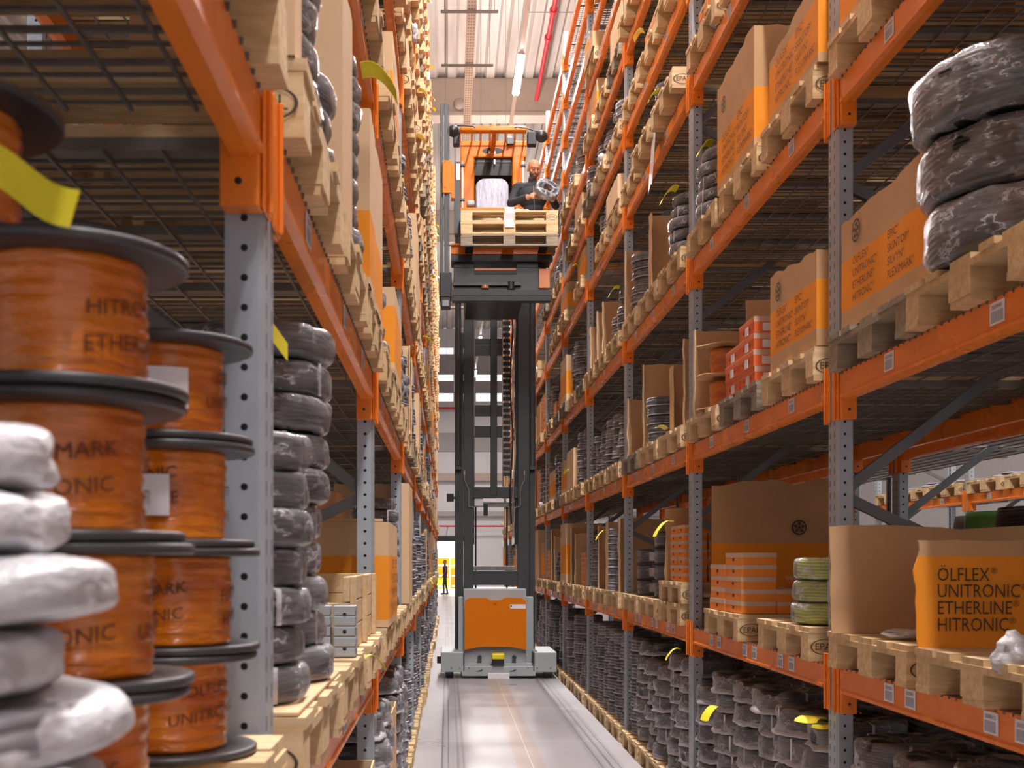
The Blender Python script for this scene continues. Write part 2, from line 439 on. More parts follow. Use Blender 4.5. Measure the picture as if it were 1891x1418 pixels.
# ------------------------------------------------------------------ the two racks of the aisle
BAY = 2.8
def YK(k): return 1.92 + BAY * k
LEV = [0.0, 1.22, 2.42, 3.62, 4.82, 5.55, 6.29, 7.03, 7.56, 8.10, 8.63]
CLEAR = [1.05, 1.05, 1.05, 1.05, 0.58, 0.58, 0.58, 0.38, 0.38, 0.38, 0.6]
FACE = {'R': 1.60, 'L': -0.308}
DIR = {'R': 1, 'L': -1}
ROT = {'R': -PI / 2, 'L': PI / 2}
RACK = {'R': "operator's rack", 'L': 'reel rack'}
LAST = 11
ORD = ['first', 'second', 'third', 'fourth', 'fifth', 'sixth', 'seventh', 'eighth', 'ninth', 'tenth', 'eleventh', 'twelfth', 'thirteenth', 'fourteenth']
def bay_name(side, k): return ORD[k + 1] + ' bay'
LNAME = ['floor', 'lowest shelf'] + [ORD[i] + ' shelf' for i in range(1, 10)]
def X(side, dd): return FACE[side] + DIR[side] * dd

def post_mesh(h):
    mb = MB(); a, b, t, c = 0.0325, 0.06, 0.003, 0.014
    outer = [(-a, -b + c), (-a + c * .6, -b), (a, -b), (a, -b + .03), (a - t, -b + .03), (a - t, -b + t), (-a + c * .6 + .002, -b + t), (-a + t, -b + c + .001),
             (-a + t, b - c - .001), (-a + c * .6 + .002, b - t), (a - t, b - t), (a - t, b - .03), (a, b - .03), (a, b), (-a + c * .6, b), (-a, b - c)]
    n = len(outer); vs = [(x, y, 0) for x, y in outer] + [(x, y, h) for x, y in outer]
    mb.add(vs, [(i, (i + 1) % n, n + (i + 1) % n, n + i) for i in range(n)] + [tuple(range(n, 2 * n))], 'upright_steel')
    return mb.mesh('post')
POST = post_mesh(9.0)
def brace_mesh(h, d):
    mb = MB(); z = 0.18; up = True
    def bar(z0, z1):
        p, q = Vector((0.03 * d, 0, z0)), Vector((1.07 * d, 0, z1)); v = q - p; L = v.length
        mx = Matrix.Translation(p) @ Matrix.Rotation(-math.atan2(v.z, v.x), 4, 'Y')
        mb.box(0, L, -0.012, -0.009, -0.022, 0.022, 'brace_steel', mx)
        mb.box(0, L, -0.012, 0.018, 0.019, 0.022, 'brace_steel', mx); mb.box(0, L, -0.012, 0.018, -0.022, -0.019, 'brace_steel', mx)
    z = 0.63
    bar(0.2, 0.2)
    while z < h - 0.9:
        bar(z, z + 0.8); bar(z + 1.3 if z + 1.3 < h - .1 else h - .1, z + 0.8); z += 1.3
    return mb.mesh('bracing')
BRACE = {d: brace_mesh(9.0, d) for d in (1, -1)}
foot = MB(); foot.box(-0.06, 0.06, -0.08, 0.08, 0, 0.008, 'brace_steel'); FOOT = foot.mesh('foot_plate')

def rack_frame(side, k, x0=None, lab=None):
    d = DIR[side]; x0 = FACE[side] if x0 is None else x0
    fr = empty('rack_upright', (x0, YK(k) + 0.06, 0))
    tag(fr, lab or f'grey upright between {ORD[k]} and {ORD[k+1]} bays of the {RACK[side]}', 'rack upright', 'grey perforated rack uprights')
    link('post', POST, fr, (d * 0.0325, 0, 0), (0, 0, 0 if d > 0 else PI)); link('post', POST, fr, (d * 1.0675, 0, 0), (0, 0, PI if d > 0 else 0))
    link('bracing', BRACE[d], fr); link('foot_plate', FOOT, fr, (d * 0.035, 0, 0)); link('foot_plate', FOOT, fr, (d * 1.065, 0, 0))
    return fr

def beam_mesh(d):
    mb = MB()
    poly = [(0.0, 0), (0.045, 0), (0.045, -.11), (0.012, -.11), (-.007, -.104), (-.007, -.092), (0, -.086)]
    poly = [(a * d, b) for a, b in poly]
    if d < 0: poly.reverse()
    vs = [(a, 0.165, b) for a, b in poly] + [(a, 2.75, b) for a, b in poly]; n = len(poly)
    mb.add(vs, [(i, (i + 1) % n, n + (i + 1) % n, n + i) for i in range(n)] + [tuple(range(n)), tuple(range(2 * n - 1, n - 1, -1))], 'beam_orange')
    return mb.mesh('shelf_beam')
def conn_mesh(d, far):
    mb = MB(); s = 1 if far else -1; y = 2.8 if far else 0.12
    def bx(a0, a1, y0, y1, z0, z1): mb.bbox(min(a0 * d, a1 * d), max(a0 * d, a1 * d), min(y0, y1), max(y0, y1), z0, z1, 'beam_orange', 0.003)
    bx(0.0, 0.064, y - s * 0.001, y - s * 0.05, -0.19, 0.0)
    bx(-0.007, -0.001, y - s * 0.03, y + s * 0.045, -0.19, 0.045)
    bx(-0.016, -0.007, y - s * 0.006, y + s * 0.002, -0.19, 0.045)
    mb.cyl((0.033 * d, y - s * 0.0505, -0.15), (0.033 * d, y - s * 0.0520, -0.15), 0.006, 'black_plastic', 10)
    return mb.mesh('beam_connector')
BEAM = {d: beam_mesh(d) for d in (1, -1)}
CONN = {(d, f): conn_mesh(d, f) for d in (1, -1) for f in (0, 1)}
def loc_label_mesh(txt):
    mb = MB(); mb.box(-0.045, 0.045, -0.0015, 0, -0.033, 0.033, 'label_white')
    rnd = random.Random(txt); x = -0.036
    while x < 0.034:
        w = rnd.choice([0.0012, 0.002, 0.0032]); mb.box(x, x + w, -0.0022, -0.0015, -0.027, 0.006, 'label_grey'); x += w + rnd.choice([0.002, 0.003])
    mb.text(txt, 0.017, Matrix.Translation((0, -0.002, 0.018)) @ Matrix.Rotation(PI / 2, 4, 'X'), 'ink')
    return mb.mesh('location_label')
LABELS = [loc_label_mesh(t) for t in ('20205412', '20205401', '20203602')]

def shelf_beam(side, k, l, rear=False, labels=(), x0=None, lab=None):
    d = DIR[side] * (-1 if rear else 1)
    x = (FACE[side] if x0 is None else x0) + (DIR[side] * 1.1 if rear else 0)
    o = link('shelf_beam', BEAM[d], None, (x, YK(k), LEV[l]))
    tag(o, lab or f"orange {'rear ' if rear else ''}beam of the {LNAME[l]}, {bay_name(side, k)} of the {RACK[side]}", 'shelf beam', 'orange shelf beams', 'thing')
    for f in (0, 1): link('beam_connector', CONN[(d, f)], o)
    for i, y in enumerate(labels):
        q = link('location_label', LABELS[i % 3], o, (-0.0015 * d, y, -0.045), (0, 0, ROT[side]))
    return o

def deck_mesh(d):
    mb = MB()
    def bx(a0, a1, y0, y1, z0, z1, m): mb.box(min(a0 * d, a1 * d), max(a0 * d, a1 * d), y0, y1, z0, z1, m)
    y = 0.15; i = 0
    while y < 2.76:
        bx(0.047, 1.052, y, y + (0.045 if i % 5 == 0 else 0.010), -0.028 if i % 5 == 0 else -0.014, -0.006, 'galvanised'); i += 1; bx(0.047, 1.052, y + .05, y + 0.056, -0.012, -0.006, 'galvanised'); y += 0.1075
    a = 0.1
    while a < 1.05: bx(a, a + 0.006, 0.14, 2.76, -0.034, -0.028, 'galvanised'); a += 0.106
    y = 0.18
    while y < 2.74: bx(-0.006, 0.06, y, y + 0.005, -0.001, 0.004, 'galvanised'); bx(-0.006, -0.001, y, y + 0.003, -0.008, -0.001, 'galvanised'); y += 0.052
    return mb.mesh('shelf_deck')
DECK = {d: deck_mesh(d) for d in (1, -1)}
def shelf_deck(side, k, l, x0=None, lab=None):
    o = link('shelf_deck', DECK[DIR[side]], None, (FACE[side] if x0 is None else x0, YK(k), LEV[l]))
    return tag(o, lab or f'slatted steel deck of the {LNAME[l]}, {bay_name(side, k)} of the {RACK[side]}', 'shelf deck', 'slatted steel shelf decks')

EXTRA = []
def zmax(Y): return CAM_H + 1060 * Y / F_PX      # top edge of the view at distance Y
for side in 'RL':
    k0 = 0 if side == 'R' else -1
    for k in range(k0, LAST + 1):
        if k == k0 and side == 'R': pass
        rack_frame(side, k) if k > -1 else None
    for k in range(k0, LAST):
        for l in range(1, 11):
            if LEV[l] - 0.15 > zmax(YK(k + 1)): continue
            lb = ()
            if side == 'R' and l == 1: lb = (0.62, 0.80, 1.27, 1.46, 2.05, 2.24) if k < 5 else (0.8, 1.6)
            elif side == 'R' and l in (2, 3): lb = (0.62, 1.42, 2.24) if k < 5 else ()
            elif side == 'L' and l < 4 and k < 3: lb = (0.6, 1.5, 2.2)
            elif side == 'R' and l > 3 and k < 4: lb = (0.9, 1.8)
            shelf_beam(side, k, l, False, lb); shelf_deck(side, k, l)
            if (side == 'R' and k < 5 and l < 6) or (side == 'L' and k < 3 and l < 4): shelf_beam(side, k, l, True)

# unseen levels above and before the view, boxes added to shade the shelves
for side, k, ls in (('R', -1, (1, 2, 3, 4, 5)), ('R', 0, (4, 5, 6)), ('R', 1, (5, 6)), ('R', 2, (7, 8)), ('L', -1, (3, 4, 5)), ('L', 0, (4, 5, 6)), ('L', 1, (6, 7))):
    for l in ls:
        if LEV[l] - 0.15 <= zmax(YK(k + 1)) and not (side == 'R' and k == -1): continue
        shelf_beam(side, k, l); shelf_deck(side, k, l); EXTRA.append((side, k, l))
rack_frame('L', -2 + 1, lab='grey upright before the orange reels, reel rack'); rack_frame('R', -1, lab="grey upright before the first bay of the operator's rack")
# racks standing back to back with them, and the next aisle seen through the gap
BX = {'R': 2.95, 'L': -1.66}
for side, ks in (('R', range(0, 5)), ('L', range(0, 4))):
    who = 'rack behind the ' + RACK[side]
    for k in ks:
        rack_frame(side, k, BX[side], f'dark upright at the {ORD[k+1]} frame line of the {who}')
        for l in (1, 2, 3, 4):
            if LEV[l] - 0.15 > zmax(YK(k + 1)) or (side == 'L' and l > 2): continue
            if side == 'R': shelf_beam(side, k, l, False, (), BX[side], f'dark orange beam, {LNAME[l]}, {ORD[k+1]} bay of the {who}')
            shelf_deck(side, k, l, BX[side], f'slatted deck, {LNAME[l]}, {ORD[k+1]} bay of the {who}')
for k in range(2, 6):
    rack_frame('R', k, 5.95, f'upright {ORD[k-2]} in line in the rack across the next aisle')
    if k < 5:
        for l in (1, 2): shelf_beam('R', k, l, False, (0.7, 1.5, 2.3), 5.95, f'{LNAME[l]} beam, {ORD[k-2]} bay of the rack across the next aisle'); shelf_deck('R', k, l, 5.95, f'{LNAME[l]} deck, {ORD[k-2]} bay of the rack across the next aisle')

# ------------------------------------------------------------------ goods: meshes
def pallet_mesh(m, seed, stamp=True, closed=False):
    mb = MB(); r = random.Random(seed); j = lambda a=0.003: r.uniform(-a, a)
    for x, w in ((-.345, .145), (-.19, .10), (0, .145), (.19, .10), (.345, .145)):   # top boards run front to back
        w -= 0.006; mb.box(x - w / 2 if abs(x) < .3 else (x - .055 if x < 0 else x - w + .055), x + w / 2 if abs(x) < .3 else (x + w - .055 if x < 0 else x + .055), -.6 + j(.008), .6 + j(.008), .122, .144 + j(.001), m)
    for y in (-.5275, 0, .5275): mb.box(-.4 + j(), .4 + j(), y - .0725, y + .0725, .100, .122, m)
    for x, w in ((-.35, .1), (0, .145), (.35, .1)):
        for y in (-.5275, 0, .5275): mb.box(x - w / 2 + j(), x + w / 2 + j(), y - .0725 + j(.002), y + .0725, .022, .100, m)
        mb.box(x - w / 2, x + w / 2, -.6 + j(.005), .6, 0, .022, m)
    if stamp:
        for sx in (1, -1):
            mx = Matrix.Translation((sx * .4042, -.5275, .061)) @ Matrix.Rotation(sx * PI / 2, 4, 'Z') @ Matrix.Rotation(PI / 2, 4, 'X')
            mb.text('EPAL', 0.042, mx, 'ink')
            n = 28; ring = []
            for rr in (1.0, 0.9):
                ring += [mx @ Vector((0.064 * rr * math.cos(2 * PI * i / n), 0.034 * rr * math.sin(2 * PI * i / n), 0)) for i in range(n)]
            mb.add(ring, [(i, (i + 1) % n, n + (i + 1) % n, n + i) for i in range(n)], 'ink')
    return mb.mesh('pallet')
PAL = [pallet_mesh('pallet_wood', 1), pallet_mesh('pallet_wood', 2), pallet_mesh('new_wood', 3), pallet_mesh('grey_wood', 4, False), pallet_mesh('pallet_wood', 5, False)]
PAL_DESC = ['tan', 'tan', 'pale', 'weathered grey', 'tan']

def n3(*p): return noise.noise(Vector(p))
def coil_meshes(Rr, rr, h, mat, fmat, seed, strands=7, fold=0.012, skirt=0):
    """a wound ring of cable, its film wrap, and the two white straps"""
    mb = MB(); prof = []; hw = (Rr - rr) / 2; rc = (Rr + rr) / 2; m = 28
    for i in range(m):
        t = 2 * PI * i / m; c, s_ = math.cos(t), math.sin(t); e = 0.55
        prof.append((rc + hw * math.copysign(abs(c) ** e, c), h / 2 + h / 2 * math.copysign(abs(s_) ** e, s_)))
    fn = lambda r, z, t: (r + 0.006 * n3(math.cos(t) * 2, math.sin(t) * 2, z * 30 + seed), min(h, max(0, z + 0.004 * n3(math.cos(t) * 3, math.sin(t) * 3, seed + r * 8))))
    mb.lathe(prof, mat, 36, fn, True); core = mb.mesh('cable_coil')
    mb = MB(); g = 0.010; prof = []
    for i in range(m):
        t = 2 * PI * i / m; c, s_ = math.cos(t), math.sin(t); e = 0.5
        prof.append((rc + (hw + g) * math.copysign(abs(c) ** e, c), h / 2 + (h / 2 - 0.0005) * math.copysign(abs(s_) ** e, s_)))
    def fw(r, z, t):
        k = n3(math.cos(t) * 2.5 + seed, math.sin(t) * 2.5, z * 9) + 0.5 * n3(math.cos(t) * 9, math.sin(t) * 9, z * 14 + seed)
        return (r + fold * k * (1 if r > rc else 0.4) + 0.003, min(h + .002, max(0.0, z + 0.35 * fold * k)))
    mb.lathe(prof, fmat, 44, fw, True)
    if skirt:
        sk = [(Rr - .004, .034), (Rr + skirt * .6, .022), (Rr + skirt, .012), (Rr + skirt * .9, .006), (Rr - .01, .004)]
        mb.lathe(sk, 'film_rim', 44, lambda r, z, t: (r + skirt * (.9 * n3(math.cos(t) * 2 + seed, math.sin(t) * 2, 4) + .5 * n3(math.cos(t) * 8, math.sin(t) * 8, seed)), max(.001, z + .012 * n3(math.cos(t) * 4, math.sin(t) * 4, seed * 3))))
    fl = mb.mesh('film_wrap')
    mb = MB()
    for a in (0.4,):
        q = [(Rr + .004, 0.003), (Rr + .004, h - .003), (rc, h + .0015), (rr, h - .003)]
        w = 0.006 / Rr
        vs = [(r * math.cos(a + s * w), r * math.sin(a + s * w), z) for r, z in q for s in (-1, 1)]
        mb.add(vs, [(2 * i, 2 * i + 1, 2 * i + 3, 2 * i + 2) for i in range(3)], 'label_white')
    return core, fl, mb.mesh('strap')
COIL = {}
def coil_kind(key, *a, **kw): COIL[key] = [coil_meshes(*a, seed=s, **kw) for s in (1, 2, 3)]
coil_kind('dark', .165, .07, .081, 'cable_dark', 'film_clear')
coil_kind('slim', .135, .06, .075, 'cable_dark', 'film_clear')
coil_kind('floor', .180, .08, .120, 'cable_dark', 'film_milky', fold=.026, skirt=.020)
coil_kind('wide', .215, .10, .135, 'cable_dark', 'film_milky', fold=.030, skirt=.024)
coil_kind('black', .30, .15, .205, 'cable_black', 'film_clear', fold=.02)
coil_kind('grey', .15, .06, .07, 'cable_grey', 'film_clear', fold=.008)
coil_kind('green', .165, .07, .10, 'cable_green', 'film_clear')
coil_kind('white', .215, .06, .047, 'cable_white', 'film_white', fold=.03)
COIL_H = dict(dark=.081, slim=.075, floor=.12, wide=.135, black=.205, grey=.07, green=.10, white=.047)
COIL_R = dict(dark=.165, slim=.135, floor=.18, wide=.215, black=.30, grey=.15, green=.165, white=.215)
COIL_DESC = dict(dark='dark film-wrapped', slim='slim dark', floor='film-wrapped charcoal', wide='broad charcoal', black='huge black film-wrapped', grey='light grey', green='yellow-green', white='white film-wrapped')
def far_coil():
    mb = MB(); prof = [(.5, 0), (.95, .02), (1, .2), (1, .8), (.95, .98), (.5, 1)]
    mb.lathe(prof, 'coil_far', 14, None, True); mb.lathe([(.97, .02), (1.05, .03), (1.04, .10), (.99, .14)], 'film_rim', 14, lambda r, z, t: (r + .03 * math.sin(t * 5), z)); return mb
FARC = far_coil()

def carton_mesh(style, w, d, h):
    """closed small carton: w along the aisle, d deep; two-tone print, taped lid, label"""
    mb = MB(); e = 0.001
    if style == 'amber':
        mb.box(-w / 2 + e, w / 2 - e, -d / 2 + e, d / 2 - e, 0, h * .62, 'carton_amber'); mb.box(-w / 2 + e * .5, w / 2 - e * .5, -d / 2 + e * .5, d / 2 - e * .5, h * .62, h - .0005, 'carton_white')
        mb.box(-.02, .02, -d / 2, -d / 2 + .001, h * .3, h * .55, 'ink_brown')
    else:
        mb.box(-w / 2 + e, w / 2 - e, -d / 2 + e, d / 2 - e, 0, h * .66, 'carton_orange'); mb.box(-w / 2, w / 2, -d / 2, d / 2, h * .66, h - .0005, 'carton_white')
        mb.box(-w / 2 + e, w / 2 - e, -d / 2 - .0012, -d / 2 + .002, h * .70, h * .93, 'carton_orange')
        for sx in (-1, 1): mb.cyl((sx * w * .22, -d / 2 - .0005, h * .4), (sx * w * .22, -d / 2 + .002, h * .4), .007, 'black_plastic', 10)
        mb.box(-w * .08, w * .12, -d / 2 - .0015, -d / 2 + .001, h * .1, h * .62, 'label_white')
        mb.box(-w / 2 - .0015, -w / 2 + .002, -d * .3, d * .3, h * .12, h * .6, 'label_white'); mb.box(w / 2 - .002, w / 2 + .0015, -d * .3, d * .3, h * .12, h * .6, 'label_white')
    return mb.mesh('carton')
CART = {'amber': carton_mesh('amber', .36, .19, .066), 'shoe': carton_mesh('shoe', .30, .22, .085), 'small': carton_mesh('amber', .24, .16, .055)}
CART_SZ = {'amber': (.36, .19, .066), 'shoe': (.30, .22, .085), 'small': (.24, .16, .055)}

# deferred registry: the largest in view become objects, the rest one mass
GOODS = {'pallet': [], 'coil': [], 'carton': []}
def want(kind, size, loc, make, far):
    GOODS[kind].append((size / max(loc[1], 0.4), loc, make, far))

def pallet(side, Yc, l, dd0=-.045, v=0, z=None, rz=0.0, extra='', k=None, x=None, who=None):
    z = LEV[l] if z is None else z
    xx = X(side, dd0 + .6) if x is None else x
    k = int(math.floor((Yc - 1.92) / BAY)) if k is None else k
    pos = ('first', 'second', 'third', 'last')[min(3, int((Yc - YK(k) - .1) / .9))]
    lab = f'{extra or PAL_DESC[v]} wooden pallet, {pos} on the {LNAME[l]}, {bay_name(side, k)}, {who or RACK[side]}'
    loc = (xx, Yc, z + .002 if l or z > 0 else 0.0)
    def make():
        o = link('pallet', PAL[v], None, loc, (0, 0, ROT[side] + rz)); return tag(o, lab, 'pallet', 'wooden pallets in the racks')
    want('pallet', .8, loc, make, ('P', loc, ROT[side] + rz, 1, 1))
    return z + .146

STK = {}
def stack(side, Yc, dd, z0, n, kind, l, jit=.012, seed=None, far=False, what=None):
    k = int(math.floor((Yc - 1.92) / BAY)); key = (side, k, l); STK[key] = STK.get(key, 0) + 1; si = STK[key]
    rnd = random.Random(f"{round(Yc * 100)} {round(dd * 100)} {l} {side}" if seed is None else seed)
    h, Rr = COIL_H[kind], COIL_R[kind]
    n = min(n, int(.90 / h))
    for i in range(n):
        loc = (X(side, dd) + rnd.uniform(-jit, jit), Yc + rnd.uniform(-jit, jit), z0 + i * h + .001)
        rz = rnd.uniform(0, 6.28); v = rnd.randrange(3); sc = rnd.uniform(.93, 1.04)
        up = 'bottom' if i == 0 else 'top' if i == n - 1 else f'{ORD[i]} up'
        lab = f'{COIL_DESC[kind]} coil, {up} in {ORD[min(si, 14) - 1]} stack, {LNAME[l]}, {bay_name(side, k)}, {RACK[side]}'
        def make(loc=loc, rz=rz, v=v, lab=lab, sc=sc, seed_a=v * .6):
            core, fl, st = COIL[kind][v]
            o = link('cable_coil', core, None, loc, (0, 0, rz), (sc, sc, 1)); tag(o, lab, 'cable coil', 'film-wrapped cable coils')
            if loc[1] < 18: link('film_wrap', fl, o)
            if loc[1] < 9:
                for sa in (seed_a, seed_a + 2.1, seed_a + 4.3): link('strap', st, o, (0, 0, 0), (0, 0, sa))
            return o
        want('coil', Rr * 2 * (.3 if dd > .4 else 1), loc, make, ('C', loc, rz, Rr, h))
    return z0 + n * h

def cartons(side, Yc, dd0, z0, style, ny, nx, nz, l, drop=None, jit=.004, gap=.004):
    w, d, h = CART_SZ[style]; rnd = random.Random(f"{round(Yc * 50)} {l} {style}")
    k = int(math.floor((Yc - 1.92) / BAY)); key = ('c', side, k, l); STK[key] = STK.get(key, 0) + 1
    for a in range(ny):
        for b in range(nx):
            top = nz - (drop[a][b] if drop else 0)
            for c in range(top):
                loc = (X(side, dd0 + (b + .5) * (d + gap)) + rnd.uniform(-jit, jit), Yc + (a - (ny - 1) / 2) * (w + gap) + rnd.uniform(-jit, jit) * .3, z0 + c * h + .001)
                up = 'bottom' if c == 0 else 'top' if c == top - 1 else f'{ORD[c]} up'
                lab = f"{'orange-banded' if style != 'shoe' else 'orange lidded'} carton, {up}, {ORD[a]} column, {ORD[b]} row, {LNAME[l]}, {bay_name(side, k)}, {RACK[side]}"
                def make(loc=loc, lab=lab):
                    o = link('carton', CART[style], None, loc, (0, 0, ROT[side])); return tag(o, lab, 'carton', 'small orange cartons')
                want('carton', w, loc, make, ('B', loc, ROT[side], w, h))

TXT1 = ['ÖLFLEX®', 'UNITRONIC®', 'ETHERLINE®', 'HITRONIC®']
TXT2 = ['EPIC®', 'SKINTOP®', 'SILVYN®', 'FLEXIMARK®']
def reel_mark(mb, mx, r, m='ink'):
    n = 24
    for r0, r1 in ((r, r * .82), (r * .2, r * .02)):
        vs = [mx @ Vector((rr * math.cos(2 * PI * i / n), rr * math.sin(2 * PI * i / n), 0)) for rr in (r0, r1) for i in range(n)]
        mb.add(vs, [(i, (i + 1) % n, n + (i + 1) % n, n + i) for i in range(n)], m)
    for q in range(5):
        c, s = math.cos(2 * PI * q / 5 + .3), math.sin(2 * PI * q / 5 + .3)
        vs = [mx @ Vector((r * .5 * c + r * .22 * math.cos(2 * PI * i / 10), r * .5 * s + r * .22 * math.sin(2 * PI * i / 10), 0)) for i in range(10)]
        mb.add(vs, [tuple(range(10))], m)
def big_box(side, Yc, dd0, w, d, h, z0, label, band=(.2, .72), text=True, tops=None, seed=1, mat='kraft', logo=True, name='cardboard_box', front_only=False, tx=.85, amp=.012, bandmat='print_orange'):
    """open-topped box: four walls with torn wavy rims, a printed band, lettering on the aisle face"""
    mb = MB(); th = .006; tops = tops or (0, 0, 0, 0)     # extra height at the four corners: front-lo, front-hi, back-hi, back-lo
    cs = [(-w / 2, -d / 2), (w / 2, -d / 2), (w / 2, d / 2), (-w / 2, d / 2)]
    for q in range(4):
        (xa, ya), (xb, yb) = cs[q], cs[(q + 1) % 4]; L = math.hypot(xb - xa, yb - ya); n = max(4, int(L / .04))
        ux, uy = (xb - xa) / L, (yb - ya) / L; nx_, ny_ = -uy, ux      # inward
        P = []
        for i in range(n + 1):
            f = i / n; hh = h + tops[q] * (1 - f) + tops[(q + 1) % 4] * f + (amp * (n3(f * 4 + seed, q * 3.3, 0) + .5 * n3(f * 13, q, seed)) if 0 < i < n else 0)
            bulge = .006 * math.sin(f * PI) * n3(f * 3, q, seed * 2)
            x, y = xa + ux * L * f, ya + uy * L * f
            for z in (0, h * band[0], h * band[1], hh): P.append((x - nx_ * bulge, y - ny_ * bulge, z))
            for z in (hh, 0): P.append((x + nx_ * (th - bulge), y + ny_ * (th - bulge), z))
        F = {mat: [], bandmat: [], 'kraft_edge': []}
        for i in range(n):
            a, b = i * 6, (i + 1) * 6
            F[mat] += [(a, b, b + 1, a + 1), (a + 2, b + 2, b + 3, a + 3), (a + 4, b + 4, b + 5, a + 5)]; F[bandmat].append((a + 1, b + 1, b + 2, a + 2)); F['kraft_edge'].append((a + 3, b + 3, b + 4, a + 4))
        for m_, fs in F.items(): mb.add(P, fs, m_ if (band[1] > band[0] or m_ != bandmat) else mat)
    mb.box(-w / 2 + th, w / 2 - th, -d / 2 + th, d / 2 - th, 0, .006, mat)
    if text:
        zt = h * (band[0] + band[1]) / 2; hb = h * (band[1] - band[0]); sz = min(hb / 4.6, w * .1)
        for col, T in enumerate((TXT1, TXT2)):
            for i, s_ in enumerate(T):
                mx = Matrix.Translation((-w * .38 * tx + col * w * .42, -d / 2 - .008, zt + hb * (.36 - .24 * i))) @ Matrix.Rotation(PI / 2, 4, 'X')
                reg_text(mb, s_, sz, mx, 'ink_brown')
    if logo: reel_mark(mb, Matrix.Translation((-w * .28, -d / 2 - .008, h * (band[1] + (1 - band[1]) * .5))) @ Matrix.Rotation(PI / 2, 4, 'X'), min(h * (1 - band[1]) * .42, .045))
    o = mb.build(name, None, (X(side, dd0 + d / 2), Yc, z0 + .002), (0, 0, ROT[side])); tag(o, label, 'cardboard box', 'big cardboard boxes')
    return o
def panel(side, Y0, dd0, dd1, z0, z1, label, lean=0.0, fold=0.0, mat='kraft', seed=1, group='standing cardboard sheets', name='cardboard_sheet', parts=None, skew=0.0):
    """a sheet of corrugated board standing across the shelf, with a folded flap along the aisle edge"""
    mb = MB(); th = .007
    def fn(u, v):
        zt = z1 + .02 * n3(u * 3 + seed, 0, 0) + .008 * n3(u * 11, seed, 0) - skew * u
        return (X(side, dd0 + (dd1 - dd0) * u + .01 * n3(v * 4, seed, 1)), Y0 + lean * v + .02 * n3(u * 2, v * 3, seed), z0 + (zt - z0) * v)
    mb.sheet(fn, 14, 8, mat, th)
    if fold:
        def f2(u, v): p = fn(0, v); return (p[0] + DIR[side] * .002 * u, p[1] - fold * u, p[2] + .01 * n3(u * 5, v, seed))
        mb.sheet(f2, 3, 8, 'kraft_edge', th)
    o = mb.build(name); tag(o, label, 'cardboard sheet', group); return o
def paper(loc, side, label, w=.09, L=.14, mat='yellow_paper', rz=0.0, droop=1.0, name='paper_tag'):
    mb = MB()
    def fn(u, v):
        x = (v - .5) * w + .006 * math.sin(u * 5); y = -u * L * .7; z = .03 * math.sin(u * 2) - droop * L * .75 * u * u + (.025 * (v - .5) ** 2 if u > .8 else 0)
        return (x, y, z)
    mb.sheet(fn, 8, 4, mat, .0012)
    o = mb.build(name, None, loc, (0, 0, ROT[side] + rz)); return tag(o, label, 'paper tag', 'yellow paper tags')
def crumple(name, loc, dims, mat, label, seed=1, group=None, cat='plastic film', rz=0):
    bm = bmesh.new(); bmesh.ops.create_icosphere(bm, subdivisions=4, radius=1); vs = []
    for v in bm.verts:
        c = v.co; k = 1 + .35 * noise.noise(c * 1.7 + Vector((seed * 3.1, 0, 0))) + .18 * abs(noise.noise(c * 5 + Vector((0, seed, 0))))
        vs.append((c.x * k * dims[0], c.y * k * dims[1], max(0, (c.z * k * .5 + .5)) * dims[2]))
    mb = MB(); mb.add(vs, [tuple(v.index for v in f.verts) for f in bm.faces], mat, True); bm.free()
    o = mb.build(name, None, loc, (0, 0, rz)); return tag(o, label, cat, group)

def reel_meshes():
    Rr, r, H = .130, .086, .150; out = []
    mb = MB(); z0 = 0
    mb.lathe([(.02, z0), (Rr - .004, z0), (Rr, z0 + .002), (Rr, z0 + .0095), (Rr - .004, z0 + .0115), (Rr - .02, z0 + .0095), (.02, z0 + .0095), (.02, z0)], 'flange_black', 56)
    fl = mb.mesh('flange')
    for s in (1, 2, 3):
        mb = MB(); prof = [(.0, .011), (r * .9, .011)] + [(r + .0015 * math.sin(i * 2.1) + .001 * n3(i, s, 0), .011 + i * (H - .023) / 22) for i in range(23)] + [(0, H - .012)]
        mb.lathe(prof, 'reel_film', 56, lambda q, z, t: (q + .003 * n3(math.cos(t) * 3, math.sin(t) * 3, z * 30 + s), z))
        words = [['HITRONIC®', 'ETHERLINE®'], ['ÖLFLEX®', 'UNITRONIC®'], ['FLEXIMARK®', 'HITRONIC®']][s - 1]
        for i, w in enumerate(words):
            for a0 in (-1.9, .6, 2.6):
                z0 = .1 - i * .036 - .012 * (a0 > 0)
                mb.text(w.rstrip('®'), .023, None, 'ink_brown', lambda p, a0=a0, z0=z0: ((r + .0052) * math.cos(a0 + p.x / r), (r + .0052) * math.sin(a0 + p.x / r), z0 + p.y + .12 * p.x))
        out.append(mb.mesh('cable_reel'))
    mb = MB(); r = .0925
    def fn(u, v): a = (u - .5) * .62; return (r * math.sin(a), -r * math.cos(a), .045 + v * .058)
    mb.sheet(fn, 10, 3, 'label_white', .001)
    return out, fl, mb.mesh('paper_label')
REELS, FLANGE, REEL_LABEL = reel_meshes()
def cable_reel(x, y, z, label, v=0, rz=0.0, lab_at=None):
    o = link('cable_reel', REELS[v % 3], None, (x, y, z), (0, 0, rz)); tag(o, label, 'cable reel', 'orange cable reels with black flanges')
    link('flange', FLANGE, o); link('flange', FLANGE, o, (0, 0, .1385))
    if lab_at is not None: link('paper_label', REEL_LABEL, o, (0, 0, 0), (0, 0, lab_at - rz))
    return o
# ------------------------------------------------------------------ goods: where they stand
def SY(k, s): return YK(k) + .57 + .895 * s
OR, RR = "operator's rack", 'reel rack'
